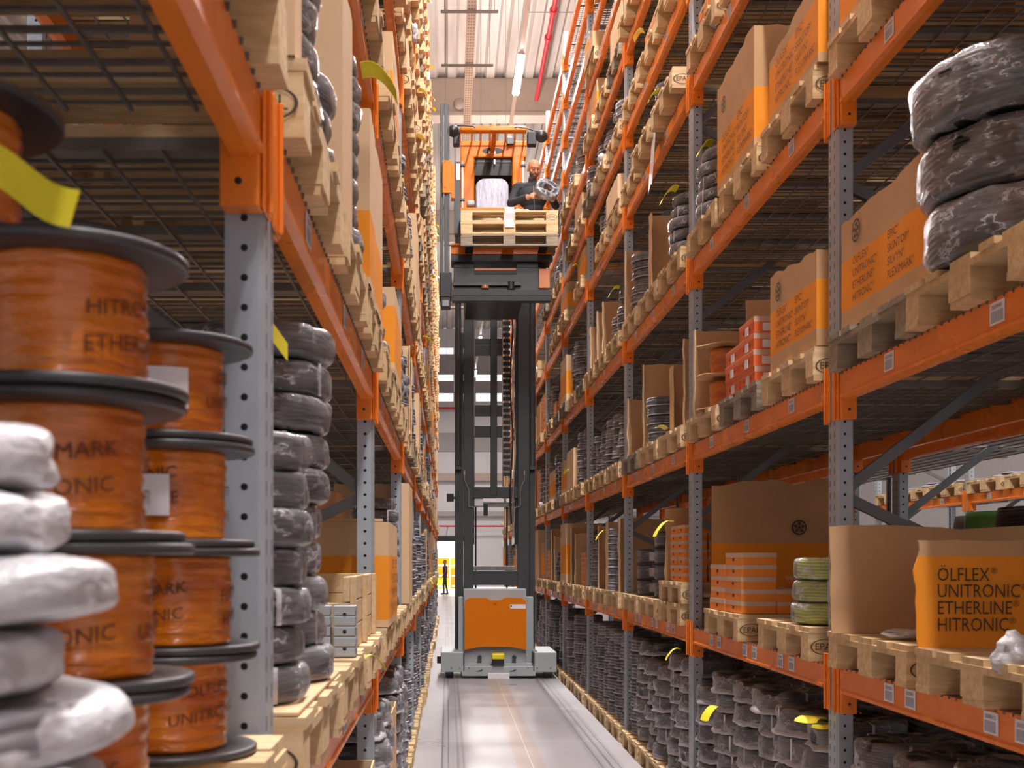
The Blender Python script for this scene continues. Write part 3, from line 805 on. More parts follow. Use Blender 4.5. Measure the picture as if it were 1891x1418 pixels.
# ---- foreground, reel rack
for s in (1, 2): pallet('L', SY(-1, s), 1, v=2 if s == 2 else 0, k=-1)
ZT = LEV[1] + .148
for i, (dx, dy, rz) in enumerate(((0, 0, .3), (.004, .006, 1.9), (-.004, 0, 4.1), (.0, -.005, 5.0), (-.13, -.02, 2.2))):
    cable_reel(-.407 + dx, 1.22 + dy, ZT + i * .151, f"orange cable reel, {('bottom', 'second up', 'middle', 'second from top', 'top')[i]} of the near stack beside the white coils", i, rz + .3)
for i, (dx, dy, rz, lb) in enumerate(((0, 0, 1.3, None), (.004, .003, 3.9, None), (-.003, 0, .1, -.02), (-.006, 0, 2.0, .30), (-.15, 0, .2, None))):
    cable_reel(-.414 + dx, 1.70 + dy, ZT + i * .151, f"orange cable reel, {('bottom', 'second up', 'middle', 'second from top', 'top')[i]} of the stack behind, against the grey upright", i + 1, rz, lb)
for i in range(8):
    core, fl, st = COIL['white'][i % 3]
    o = link('cable_coil', core, None, (-.485 + (.012, -.01, .0, .015, -.012, .008, -.02, -.03)[i], .80 + .01 * (i % 2), ZT + i * .0475), (0, 0, i * 1.7)); tag(o, f"white film-wrapped coil, {('bottom', 'second up', 'third up', 'fourth up', 'fifth up', 'sixth up', 'seventh up', 'top')[i]} of the stack before the orange reels", 'cable coil', 'white-wrapped coils in front of the reels')
    link('film_wrap', fl, o)
mb = MB()
mb.sheet(lambda u, v: (-.455 + .11 * u - .01 * v, 1.085 + .01 * math.sin(u * 4), 2.055 - .055 * u - .035 * v + .006 * math.sin(u * 6)), 12, 3, 'yellow_paper', .0012)
tag(mb.build('paper_tag'), 'long yellow paper strip slanting down across the near orange reels', 'paper tag', 'yellow paper tags')
mb = MB()
mb.sheet(lambda u, v: (-.355 + .035 * u, 2.042 + .25 * u, 2.135 - .05 * u - .035 * v), 6, 3, 'yellow_paper', .0012)
tag(mb.build('paper_tag'), 'yellow paper strip beside the grey upright above the dark coil stack', 'paper tag', 'yellow paper tags')

# ---- reel rack, second bay
pallet('L', 2.49, 1, v=2); pallet('L', 3.385, 1, dd0=-.04, v=2); pallet('L', 4.28, 1, v=2)
mb = MB(); mb.box(-.395, .395, -.585, .2, 0, .006, 'kraft_light')
o = mb.build('cardboard_sheet', None, (X('L', .55), 2.49, ZT + .0005), (0, 0, ROT['L'])); tag(o, 'flat cardboard sheet under the dark coil stacks beside the reels', 'cardboard sheet')
stack('L', 2.27, .121, ZT + .007, 7, 'slim', 1); stack('L', 2.68, .145, ZT + .007, 10, 'dark', 1)
stack('L', 2.27, .43, ZT + .007, 8, 'slim', 1); stack('L', 2.68, .49, ZT + .007, 9, 'dark', 1)
def crate():
    root = empty('wooden_crate', (X('L', .0), 3.50, ZT)); tag(root, 'open pale wooden crate beyond the dark coils, second bay of the reel rack', 'crate')
    def wall(x0, x1, y0, y1, n, name):
        mb = MB()
        for i in range(n): mb.bbox(x0, x1, y0, y1, i * .0795, i * .0795 + .076, 'new_wood', .002)
        mb.build(name, root)
    wall(-.012, .008, 0, 1.10, 3, 'side_wall'); wall(-.66, -.64, 0, 1.10, 3, 'side_wall'); wall(-.64, -.012, .0, .02, 2, 'end_wall'); wall(-.64, -.012, 1.08, 1.10, 3, 'end_wall')
    mb = MB()
    for y in (.05, .55, 1.03): mb.bbox(.008, .024, y - .03, y + .03, 0, .236, 'new_wood', .002)
    mb.build('batten', root)
crate()
for i in range(2):
    mb = MB()
    for j in range(5): mb.bbox(-.033, .033, -.03, .03, j * .031, j * .031 + .028, 'upright_steel', .003)
    mb.box(-.028, .028, -.027, .027, 0, .15, 'strut_grey')
    o = mb.build('clip_stack', None, (-.305 - .075 * i, 3.42, ZT)); tag(o, f"{'outer' if i == 0 else 'inner'} column of grey metal clips in front of the wooden crate", 'metal clips')
paper((-.262, 3.62, 1.345), 'L', 'pale yellow paper strip hanging below the wooden crate', .03, .09, 'pale_yellow_paper', .3)
# shelf two: seen from below
for s in range(3): pallet('L', SY(0, s), 2, v=(0, 4, 0)[s]); pallet('L', SY(-1, s), 2, v=(0, 4, 0)[s], k=-1)
ZT2 = LEV[2] + .148
stack('L', 2.42, .135, ZT2, 4, 'dark', 2); stack('L', 2.78, .145, ZT2, 3, 'dark', 2)
big_box('L', 2.135, -.03, .10, .3, .30, ZT2, 'narrow kraft box at the start of the second shelf, reel rack', (0, 0), False, logo=False, mat='kraft_light')
big_box('L', 3.13, -.035, .30, .5, .62, ZT2, 'tall plain kraft box beside black coils, second shelf of the reel rack', (0, 0), False, logo=False, mat='kraft_light', seed=4)
stack('L', 3.46, .10, ZT2, 8, 'slim', 2)
big_box('L', 4.17, -.05, .74, .6, .58, ZT2, 'amber-banded tall box before the first upright, second shelf of the reel rack', (.04, .42), False, logo=False, mat='kraft_light', seed=5, amp=.03)
paper((-.27, 3.58, 3.18), 'L', 'yellow paper tag hanging by the tall boxes, second shelf of the reel rack', .12, .16)
for s in range(3):
    big_box('L', SY(-1, s), .0, .72, .9, .5, ZT2, f'{ORD[s]} plain box over the orange reels, second shelf of the reel rack', (0, 0), False, logo=False, seed=s)
# ---- reel rack, third bay
for s in range(3): pallet('L', SY(1, s), 1, v=2)
big_box('L', 5.32, -.055, .82, .66, .45, ZT, 'orange-banded box with raised lid beside the first long upright, reel rack', (.07, .68), True, seed=7, mat='kraft_light', amp=.006, logo=False)
mb = MB(); mb.box(-.30, .20, -.02, .03, 0, .012, 'kraft_light'); o = mb.build('cardboard_flap', None, (-.48, 4.93, 1.822)); tag(o, 'loose kraft flap lying on the orange-banded box, reel rack', 'cardboard flap')
ob = big_box('L', 6.55, .30, .66, .74, .66, ZT, 'big dark orange-based box set back behind the crate, reel rack', (0, .46), False, seed=8, logo=False)
mb = MB(); mb.text('LAPP', .16, Matrix.Translation((0, 0, 0)) @ Matrix.Rotation(PI / 2, 4, 'X'), 'print_orange'); t_ = mb.build('printed_name', ob, (0, 0, 0)); t_.rotation_euler = (0, 0, -ROT['L']); t_.location = (-.342, -.12, .40)
stack('L', 7.15, .15, ZT, 9, 'slim', 1); stack('L', 6.4, .12, ZT, 3, 'slim', 1)
for s in range(3): pallet('L', SY(1, s), 2, v=0)
big_box('L', 5.98, -.05, .76, .6, .42, ZT2, 'bright orange-banded box in the third bay, second shelf of the reel rack', (.12, .78), False, logo=False, seed=9, mat='kraft_light', amp=.006)
stack('L', 5.2, .12, ZT2, 4, 'slim', 2); stack('L', 6.75, .14, ZT2, 6, 'grey', 2); stack('L', 7.15, .13, ZT2, 5, 'grey', 2)
big_box('L', 7.99, -.05, .7, .5, .80, ZT, 'tall plain kraft box beyond the orange-banded one, lowest shelf of the reel rack', (0, 0), False, logo=False, seed=10, mat='kraft_light')
for s in range(3): pallet('L', SY(2, s), 1, v=(2, 0, 0)[s])
# ground stacks of the reel rack
for k in (0, 1, 2, 3):
    for s in range(3):
        Yc = SY(k, s)
        if k == 0 and s < 1: continue
        pallet('L', Yc, 0, dd0=-.03, v=0)
        if (k, s) in ((0, 2), (1, 1)):
            big_box('L', Yc, -.02, .5, .5, .72, .146, f'plain kraft box on the ground, {ORD[k+1]} bay of the reel rack', (0, 0), False, logo=False, seed=k + s, mat='kraft_light')
        else:
            for q, yy in enumerate((-.2, .2)): stack('L', Yc + yy, .155, .146, 7 + (s + q) % 3 if k else 8, 'floor' if k < 2 else 'grey', 0)

# ---- operator's rack: near bay (first in view)
Z = [l + .148 for l in LEV]
pallet('R', 4.29, 1, v=0); pallet('R', 3.40, 1, dd0=-.05, v=0)
panel('R', 4.52, -.09, .95, Z[1], Z[1] + .42, 'plain brown cardboard sheet standing behind the near upright, lowest shelf', .03, .0, seed=3)
def word_sheet():
    """cardboard box side facing along the shelf: kraft rim, orange print and four printed names"""
    mb = MB(); Y0 = 3.75; x0, x1, z0, zb, z1 = 1.535, 2.35, Z[1] + .001, Z[1] + .30, Z[1] + .352
    def edge(v): return x0 + .012 * n3(v * 5, 1, 2) - .01 * math.sin(v * PI)
    def f1(u, v): return (edge(v * .85) * (1 - u) + x1 * u, Y0 + .004 * math.sin(u * 6), z0 + (zb - z0) * v)
    def f2(u, v): return (edge(.85 + v * .15) * (1 - u) + x1 * u, Y0 + .004 * math.sin(u * 6), zb + (z1 + .012 * n3(u * 5, 3, 1) - zb) * v)
    mb.sheet(f1, 14, 12, 'print_orange', .007); mb.sheet(f2, 14, 3, 'kraft', .007)
    mb.box(x1 - .007, x1, Y0, Y0 + .4, z0, z1, 'kraft'); mb.box(x0 + .3, x1, Y0 + .393, Y0 + .4, z0, z1, 'kraft')
    for i, s_ in enumerate(('ÖLFLEX®', 'UNITRONIC®', 'ETHERLINE®', 'HITRONIC®')):
        reg_text(mb, s_, .062, Matrix.Translation((1.593, Y0 - .009, 1.65 + (1037 - (1062, 1092, 1123, 1154)[i]) * Y0 / F_PX)) @ Matrix.Rotation(PI / 2, 4, 'X'), 'ink', .80)
    tag(mb.build('cardboard_box'), 'dark orange box side lettered ÖLFLEX UNITRONIC ETHERLINE HITRONIC facing the camera', 'cardboard box', 'big cardboard boxes')
word_sheet()
crumple('clear_film', (1.70, 4.20, Z[1]), (.10, .12, .035), 'film_bag', 'crumpled clear film on the pallet corner beside the plain cardboard sheet', 3)
crumple('clear_film', (1.60, 3.22, Z[1] - .05), (.06, .05, .13), 'film_white', 'torn white film hanging at the lettered dark orange box', 5)
pallet('R', 4.29, 2, v=3); pallet('R', 3.46, 2, dd0=-.06, v=0); pallet('R', 2.58, 2, v=0)
big_box('R', 4.19, -.02, .84, .62, .44, Z[2], 'orange-banded box on a grey pallet beside the huge black coils', (.17, .62), True, seed=13, tops=(-.01, .0, .05, .0), amp=.02)
for i, (dx, dy) in enumerate(((.02, 0), (.01, .02), (-.03, -.01))):
    core, fl, st = COIL['black'][i]
    o = link('cable_coil', core, None, (1.81 + dx, 3.60 + dy, Z[2] + i * .206), (0, 0, i * 2.0)); tag(o, f"huge black film-wrapped coil, {('bottom', 'middle', 'top')[i]} of the three on the pallet", 'cable coil', 'huge black coils')
    link('film_wrap', fl, o)
pallet('R', 4.29, 3, v=0); pallet('R', 3.40, 3, v=0)
big_box('R', 4.25, -.02, .76, .62, .4, Z[3], 'orange-banded box at the very top beside the upright, near bay', (.1, .6), False, seed=14)
# ground of near bay
for s in (1, 2):
    Yc = SY(0, s); pallet('R', Yc, 0, dd0=-.04)
    for yy in (-.2, .2):
        stack('R', Yc + yy, .22, .146, 7, 'wide', 0); stack('R', Yc + yy * .9, .70, .146, 7, 'wide', 0)

# ---- operator's rack, second bay
pallet('R', 5.34, 1, dd0=-.05, v=0); pallet('R', 6.56, 1, v=0)
stack('R', 5.16, .14, Z[1], 3, 'green', 1, .02); stack('R', 5.55, .26, Z[1], 1, 'green', 1); stack('R', 5.28, .52, Z[1], 4, 'green', 1)
cartons('R', 6.56, -.02, Z[1], 'amber', 2, 2, 5, 1, [[0, 3], [1, 3]])
cartons('R', 6.22, .39, Z[1], 'amber', 1, 2, 4, 1)
cartons('R', 6.62, .40, Z[1], 'amber', 1, 2, 3, 1)
def marked_sheet():
    mb = MB(); x0, x1, Y0 = 1.70, 2.62, 7.40
    mb.sheet(lambda u, v: (x0 + (x1 - x0) * u, Y0 + .008 * math.sin(u * 5), Z[1] + .40 * v), 14, 4, 'print_orange', .007)
    mb.sheet(lambda u, v: (x0 + (x1 - x0) * u, Y0 + .008 * math.sin(u * 5), Z[1] + .40 + (.40 + .04 * n3(u * 6, 1, 2) - .12 * max(0, .25 - u)) * v), 14, 6, 'kraft', .007)
    mb.box(x1 - .007, x1, Y0 + .004, Y0 + .1, Z[1], Z[1] + .8, 'kraft')
    reel_mark(mb, Matrix.Translation((2.26, Y0 - .014, 1.87)) @ Matrix.Rotation(PI / 2, 4, 'X'), .048)
    tag(mb.build('cardboard_sheet'), 'tall brown cardboard with a round reel mark behind the small orange cartons', 'cardboard sheet', 'standing cardboard sheets')
marked_sheet()
pallet('R', 5.29, 2, v=2); pallet('R', 6.185, 2, v=3); pallet('R', 7.08, 2, v=2)
big_box('R', 5.24, -.03, .70, .62, .43, Z[2], 'orange-banded box on a pallet marked EPAL, second shelf, second bay', (.17, .66), True, seed=16, tops=(.03, -.02, .0, .0), amp=.03)
cartons('R', 6.19, -.03, Z[2], 'shoe', 2, 2, 4, 2, [[0, 0], [1, 0]], .006)
panel('R', 6.56, .1, .95, Z[2], 3.14, 'brown cardboard sheet behind the orange lidded cartons, second shelf', 0, 0, seed=8)
# little orange reels between cardboard discs
for i in range(2):
    mb = MB(); z0 = 0
    mb.lathe([(.0, 0), (.17, 0), (.172, .004), (.17, .008), (.0, .008)], 'kraft', 28, lambda r, z, t: (r, z + .012 * n3(math.cos(t), math.sin(t), i)))
    o = mb.build('drum_reel', None, (X('R', .10), 7.05, Z[2] + i * .20 + .01)); tag(o, f"orange drum between cardboard discs, {('lower', 'upper')[i]}, beside the orange lidded cartons", 'cable reel', 'orange drums with cardboard discs')
    mb = MB(); mb.lathe([(.0, .01), (.09, .01)] + [(.09 + .002 * math.sin(j * 2), .01 + .16 * j / 12) for j in range(13)] + [(0, .175)], 'reel_film', 24); mb.build('winding', o)
mb = MB(); mb.lathe([(.0, 0), (.17, 0), (.172, .004), (.17, .008), (.0, .008)], 'kraft', 28, lambda r, z, t: (r, z + .014 * n3(math.cos(t), math.sin(t), 7)))
tag(mb.build('cardboard_disc', None, (X('R', .10), 7.05, Z[2] + .395)), 'cardboard disc covering the orange drums, second bay', 'cardboard disc')
panel('R', 7.33, -.03, .95, Z[2], 3.12, 'tall brown cardboard sheet at the end of the second shelf, second bay', 0, .03, seed=9)
for s, v in ((0, 0), (1, 0), (2, 4)): pallet('R', SY(1, s), 3, v=v)
big_box('R', 5.24, -.03, .74, .7, .34, Z[3], 'low-fronted orange box with tall brown back, third shelf, second bay', (.12, .82), True, seed=17, tops=(-.03, .05, .36, .36), amp=.03, logo=False)
big_box('R', 6.27, -.035, .80, .62, .62, Z[3], 'tall box with torn rim and orange band, third shelf, second bay', (.08, .50), True, seed=18, amp=.03)
stack('R', 7.08, .13, Z[3], 5, 'dark', 3, .015)
paper((X('R', .02), 7.05, 4.21), 'R', 'yellow paper tag on the dark coils, third shelf beside the torn-rim box', .12, .12)
pallet('R', SY(1, 2), 4, v=0); pallet('R', SY(1, 1), 4, v=2)
cartons('R', SY(1, 2), 0, Z[4], 'small', 2, 2, 3, 4)
crumple('clear_film', (1.62, 6.9, LEV[4] + .05), (.04, .09, .10), 'film_bag', 'clear film hanging over the fourth shelf, second bay', 8)
# ground
for s in range(3):
    Yc = SY(1, s); pallet('R', Yc, 0, dd0=-.04)
hs = {0: (6, 7), 1: (8, 5), 2: (8, 9)}
for s in range(3):
    for q, yy in enumerate((.2, -.2)):
        stack('R', SY(1, s) + yy, .20 if s < 2 else .19, .146, (6, 7, 6)[s] + q, 'floor' if s else 'wide', 0, .018)
        stack('R', SY(1, s) + yy, .66, .146, 7, 'wide', 0, .02)
paper((X('R', .02), 5.05, .96), 'R', 'yellow paper tag on the flat coil tops, ground of the second bay', .10, .16, droop=.3, rz=.9)
paper((X('R', -.02), 6.72, .80), 'R', 'yellow paper tag on the lower coil stack, ground of the second bay', .07, .14, rz=.5)
paper((X('R', .02), 4.98, .93), 'R', 'second yellow tag lying on the coils beside the near upright', .09, .12, droop=.25, rz=1.4)

# ---- operator's rack, third bay (uprights two to three)
for s in range(3): pallet('R', SY(2, s), 1, v=(0, 0, 4)[s])
zz = pallet('R', SY(2, 0) - .03, 1, v=2, z=Z[1] - .0015, extra='upper pale')
cartons('R', SY(2, 0) - .06, .0, zz + .002, 'small', 2, 2, 7, 1, [[0, 0], [0, 1]])
panel('R', SY(2, 0) + .26, -.02, .95, zz, zz + .52, 'brown cardboard sheet with a notch behind the stacked orange cartons', 0, 0, seed=11)
paper((X('R', -.03), 8.02, 1.93), 'R', 'yellow paper tag curling over the orange cartons, third bay', .14, .18)
def drum(x, y, z, lab, lb=True):
    mb = MB()
    for z0 in (0, .118): mb.lathe([(.0, z0), (.20, z0), (.203, z0 + .004), (.20, z0 + .009), (0, z0 + .009)], 'black_plastic', 32)
    o = mb.build('black_spool', None, (x, y, z)); tag(o, lab, 'cable spool', 'black spools in film with white labels')
    mb = MB(); mb.lathe([(.17, .01)] + [(.172, .01 + .107 * j / 6) for j in range(7)], 'cable_black', 28); mb.build('winding', o)
    mb = MB()
    mb.sheet(lambda u, v: (.176 * math.sin(-.35 + (u - .5) * .7), -.176 * math.cos(-.35 + (u - .5) * .7), .03 + .07 * v), 8, 2, 'label_white', .001); mb.build('paper_label', o)
    mb = MB(); mb.lathe([(.186, .01), (.19, .06), (.186, .115)], 'film_clear', 28, lambda r, z, t: (r + .006 * n3(math.cos(t) * 4, math.sin(t) * 4, z * 20), z)); mb.build('film_wrap', o)
for j, (yy, dd) in enumerate(((8.95, .20), (9.75, .20))):
    for i in range(4 if j == 0 else 3):
        drum(X('R', dd), yy, Z[1] + i * .130, f"black spool, {('bottom', 'second up', 'third up', 'top')[i]} of the {('nearer', 'farther')[j]} column, lowest shelf, third bay")
drum(X('R', .65), 8.95, Z[1], 'black spool set back behind the nearer column'); drum(X('R', .65), 8.95, Z[1] + .13, 'upper black spool set back behind the nearer column')
# second shelf
for s in range(3): pallet('R', SY(2, s), 2, v=(2, 2, 3)[s])
panel('R', 7.80, .0, .9, Z[2], 3.16, 'brown cardboard panel with torn top beside the second upright, third bay', 0, .03, seed=12)
panel('R', 8.36, .02, .8, Z[2], 3.06, 'brown cardboard panel with folded edge standing before the grey coils', .02, .12, seed=13, mat='kraft')
stack('R', 8.93, .10, Z[2], 5, 'grey', 2, .008)
panel('R', 9.30, -.02, .95, Z[2], 3.24, 'tall cardboard panel standing behind the five grey coils', 0, .03, seed=14)
panel('R', 10.05, -.03, .90, Z[2], 3.07, 'reddish brown cardboard panel at the far end of the second shelf, third bay', 0, .04, seed=15)
paper((X('R', -.03), 8.25, 2.60), 'R', 'pale yellow paper on the pallet under the cardboard panels', .16, .1, 'pale_yellow_paper', droop=.2)
# third shelf
for s in range(3): pallet('R', SY(2, s), 3, v=(0, 2, 4)[s])
stack('R', 7.95, .12, Z[3], 5, 'dark', 3, .02); paper((X('R', -.02), 7.9, 4.21), 'R', 'yellow paper tag over the coils, third shelf, third bay', .14, .16)
panel('R', 9.02, -.02, .95, Z[3], 4.36, 'big brown cardboard panel facing the camera, third shelf, third bay', 0, .11, seed=16)
stack('R', 9.78, .12, Z[3], 7, 'grey', 3, .012)
panel('R', 10.18, -.03, .8, Z[3], 4.40, 'cardboard panel behind the grey coil stack, third shelf, third bay', 0, .03, seed=17)
for s in (0, 1, 2): pallet('R', SY(2, s), 4, v=(2, 0, 0)[s], dd0=-.10 if s < 2 else -.05)
stack('R', 8.6, .12, Z[4], 3, 'dark', 4); paper((X('R', -.02), 8.55, 5.14), 'R', 'yellow paper tag, fourth shelf, third bay', .1, .12)
mb = MB(); mb.sheet(lambda u, v: (X('R', -.06 - .03 * u), 8.5 + .16 * v, 4.86 - .42 * u + .02 * math.sin(v * 5)), 10, 3, 'white_plastic', .002)
tag(mb.build('hanging_film'), 'white plastic strip hanging over the fourth shelf beam, third bay', 'plastic film')
# ground
for s in range(3):
    pallet('R', SY(2, s), 0, dd0=-.04)
    for q, yy in enumerate((-.2, .2)):
        stack('R', SY(2, s) + yy, .19, .146, (9, 6, 8)[s] if q == 0 else (8, 6, 7)[s], 'floor', 0, .018)
        if s != 1: stack('R', SY(2, s) + yy, .62, .146, 8, 'floor', 0, .02)
paper((X('R', -.03), 7.75, 1.06), 'R', 'yellow paper tag hanging below the lowest beam, third bay', .05, .14)

# ---- operator's rack, fourth bay
for s in range(3): pallet('R', SY(3, s), 1, v=4); pallet('R', SY(3, s), 2, v=2 if s == 0 else 0); pallet('R', SY(3, s), 0, dd0=-.04)
panel('R', 10.72, -.01, .95, Z[1], Z[1] + .68, 'brown cardboard panel beside the black spools, fourth bay', 0, .10, seed=21)
stack('R', 11.05, .08, Z[1], 8, 'slim', 1, .004); paper((X('R', -.05), 11.15, 1.95), 'R', 'yellow tag beside the slim coil column, fourth bay', .1, .16)
panel('R', 11.55, -.01, .8, Z[1], Z[1] + .68, 'first kraft panel after the slim coil column, fourth bay', 0, .16, seed=22, mat='kraft_light')
panel('R', 12.15, -.01, .8, Z[1], Z[1] + .66, 'second kraft panel after the slim coil column, fourth bay', 0, .05, seed=23)
stack('R', 12.75, .14, Z[1], 7, 'grey', 1)
for yy, n in ((10.62, 6), (11.02, 7), (11.45, 7), (11.85, 6), (12.3, 6), (12.7, 5)):
    stack('R', yy, .13, Z[2], n, 'grey', 2, .012)
stack('R', 11.2, .46, Z[2], 7, 'grey', 2)
for yy, n in ((10.62, 8), (11.02, 8), (11.45, 9), (11.85, 9), (12.35, 9), (12.75, 9)):
    stack('R', yy, .19, .146, n, 'floor', 0, .016)
for s in range(3): pallet('R', SY(3, s), 3, v=0)
stack('R', 10.7, .16, Z[3], 5, 'dark', 3, .02); stack('R', 11.15, .15, Z[3], 3, 'dark', 3, .02)
paper((X('R', .0), 10.7, 4.2), 'R', 'yellow tag on dark coils just beyond the third upright, third shelf', .12, .14)
panel('R', 11.75, -.02, .8, Z[3], 4.3, 'first upright kraft panel, third shelf, fourth bay', 0, .05, seed=24); panel('R', 12.2, -.02, .8, Z[3], 4.3, 'second upright kraft panel, third shelf, fourth bay', 0, .07, seed=25, mat='kraft_light')
panel('R', 12.75, -.02, .8, Z[3], 4.25, 'third upright kraft panel, third shelf, fourth bay', 0, .05, seed=26)

# ---- everything else, by the character of each rack
rnd = random.Random(77)
done = {('R', 0, l) for l in range(4)} | {('R', 1, l) for l in range(5)} | {('R', 2, l) for l in range(5)} | {('R', 3, l) for l in range(4)} \
    | {('L', -1, 1), ('L', -1, 2), ('L', -1, 0), ('L', 0, 1), ('L', 0, 2), ('L', 0, 0), ('L', 1, 0), ('L', 1, 1), ('L', 1, 2), ('L', 2, 0), ('L', 3, 0)}
TAGN = 0; UNIQ = 0
for side in 'RL':
    for k in range(0, LAST):
        for l in range(0, 11):
            if (side, k, l) in done or (l and LEV[l] > zmax(YK(k + 1)) + .1): continue
            if side == 'R' and k >= 4 and l >= 7 and rnd.random() < .85: continue
            if side == 'R' and k >= 5 and l >= 5 and rnd.random() < .6: continue
            room = CLEAR[l] - .16
            for s in range(3):
                if side == 'R' and l >= 4 and rnd.random() < .18: continue
                Yc = SY(k, s) + rnd.uniform(-.03, .03)
                if side == 'L' and k == 2 and l == 1 and s == 0: continue
                v = rnd.choice((0, 0, 4, 2, 1, 3))
                if not (side == 'L' and k == 2 and l == 1): pallet(side, Yc, l, dd0=rnd.uniform(-.075, -.03) if side == 'L' else rnd.uniform(-.08, -.03), v=v, k=k)
                zt = LEV[l] + .148; t = rnd.random(); UNIQ += 1
                if l == 0:
                    n = rnd.randint(6, 9)
                    for yy in (-.2, .2): stack(side, Yc + yy, .17, zt, n + rnd.randint(-1, 0), 'grey' if rnd.random() < .5 else 'floor', l, .02)
                elif t < .40:
                    kd = rnd.choice(('grey', 'grey', 'dark', 'slim'))
                    for yy in (-.2, .2):
                        n = max(1, int(rnd.uniform(.5, .95) * room / COIL_H[kd])); stack(side, Yc + yy, COIL_R[kd] + rnd.uniform(-.04, .03), zt, min(n, 9), kd, l, .015)
                elif t < .66 or (side == 'L' and t < .72):
                    hh = room * rnd.uniform(.45, .95); band = rnd.random() < .45
                    big_box(side, Yc, rnd.uniform(-.05, .0), .76, .6, hh, zt, f"{'orange-banded' if band else 'plain kraft'} box, {('first', 'second', 'third')[s]} on the {LNAME[l]}, {bay_name(side, k)}, {RACK[side]}",
                            (.15, .65) if band else (0, 0), band and k < 4, logo=band and k < 5, seed=UNIQ, mat=rnd.choice(('kraft', 'kraft_light')), amp=.02)
                elif t < .80 and l < 4:
                    for q, yy in enumerate((-.28, .2)):
                        panel(side, Yc + yy, -.02, .7, zt, zt + room * rnd.uniform(.7, .95), f"{('nearer', 'farther')[q]} upright kraft panel, {('first', 'second', 'third')[s]} pallet, {LNAME[l]}, {bay_name(side, k)}, {RACK[side]}", 0, rnd.uniform(.03, .12), seed=UNIQ + q, mat=rnd.choice(('kraft', 'kraft_light')))
                elif t < .92:
                    cartons(side, Yc, 0, zt, rnd.choice(('amber', 'small')), 2, 1, max(1, int(room * rnd.uniform(.4, .8) / .066)), l)
                elif rnd.random() < .6 and room > .3:
                    pallet(side, Yc, l, v=rnd.choice((0, 2)), z=zt - .0015, extra='upper tan', k=k)
                if rnd.random() < (.16 if k < 7 else .08) and l:
                    TAGN += 1
                    paper((X(side, -.05), Yc + .1, zt + rnd.uniform(.0, .25)), side, f"yellow paper tag, {('first', 'second', 'third')[s]} pallet of the {LNAME[l]}, {bay_name(side, k)}, {RACK[side]}", .08 if k < 4 else .06, rnd.uniform(.10, .17) * (1 if k < 4 else .6), rnd.choice(('yellow_paper', 'pale_yellow_paper')), rnd.uniform(-.6, .6))
                elif rnd.random() < .07 and l:
                    crumple('clear_film', (X(side, -.05), Yc - .2, zt - .06), (.03, .06, .13), 'film_white', f"torn white film, {('first', 'second', 'third')[s]} pallet of the {LNAME[l]}, {bay_name(side, k)}, {RACK[side]}", UNIQ)
for side, k, l in EXTRA:  # unseen boxes added to block lamp light from the racks in view
    for q in (0, 1):
        big_box(side, YK(k) + .8 + 1.3 * q, .0, 1.2, 1.0, CLEAR[l] * .6, LEV[l] + .002, f'plain {ORD[q]} unseen box added for shade, {LNAME[l]}, {ORD[k+1]} bay, {RACK[side]}', (0, 0), False, logo=False, seed=l + q)
for k in range(1, 7):
    for l in (0, 1):
        if l == 1 and k not in (3, 4): continue
        big_box('R', YK(k) + 1.45, 1.42, 2.3, .7, .86 - .2 * l, LEV[l] + (.002 if l else 0), f'long dark kraft box, {LNAME[l]}, {ORD[k]} bay of the rack behind the {OR}', (0, 0), False, logo=False, seed=40 + k)
# goods seen in the rack across the next aisle
for k in (2, 3, 4):
    for s in range(3):
        Yc = SY(k, s); UNIQ += 1
        for l in (1, 2): pallet('R', Yc, l, v=0 if l == 2 else 2, x=5.95 + .555, k=k, who='rack across the next aisle')
        crumple('film_bundle', (6.35, Yc, LEV[2] + .147), (.28, .26, .07 + .02 * (s % 2)), 'cable_white', f'{ORD[s]} milky bundle, {ORD[k-2]} bay, rack across the next aisle', UNIQ, cat='film bundle')
        big_box('R', Yc, 4.40, .7, .6, .30, LEV[1] + .148, f'{ORD[s]} red-orange box, {ORD[k-2]} bay, rack across the next aisle', (.1, .9), False, seed=UNIQ, logo=False, bandmat='carton_orange')
for i, (x, y, m, nm) in enumerate(((3.3, 6.7, 'green_film', 'green-wrapped'), (3.5, 7.3, 'cable_grey', 'grey-wrapped'), (3.2, 6.1, 'cable_black', 'black-wrapped'))):
    mb = MB(); mb.lathe([(.05, 0), (.25, 0), (.265, .05), (.265, .17), (.25, .22), (.05, .22)], m, 28, lambda r, z, t: (r + .01 * n3(math.cos(t) * 3, math.sin(t) * 3, z * 9), z))
    o = mb.build('drum_bundle', None, (x, y, LEV[1] + .50)); tag(o, f'{nm} round bundle glimpsed in the rack behind', 'cable bundle')
    mb = MB(); mb.box(-.3, .3, -.3, .3, -.496, 0, 'kraft'); 
    b2 = mb.build('support_box', None, (x, y, LEV[1] + .499)); tag(b2, f'plain box under the {nm} round bundle', 'cardboard box')

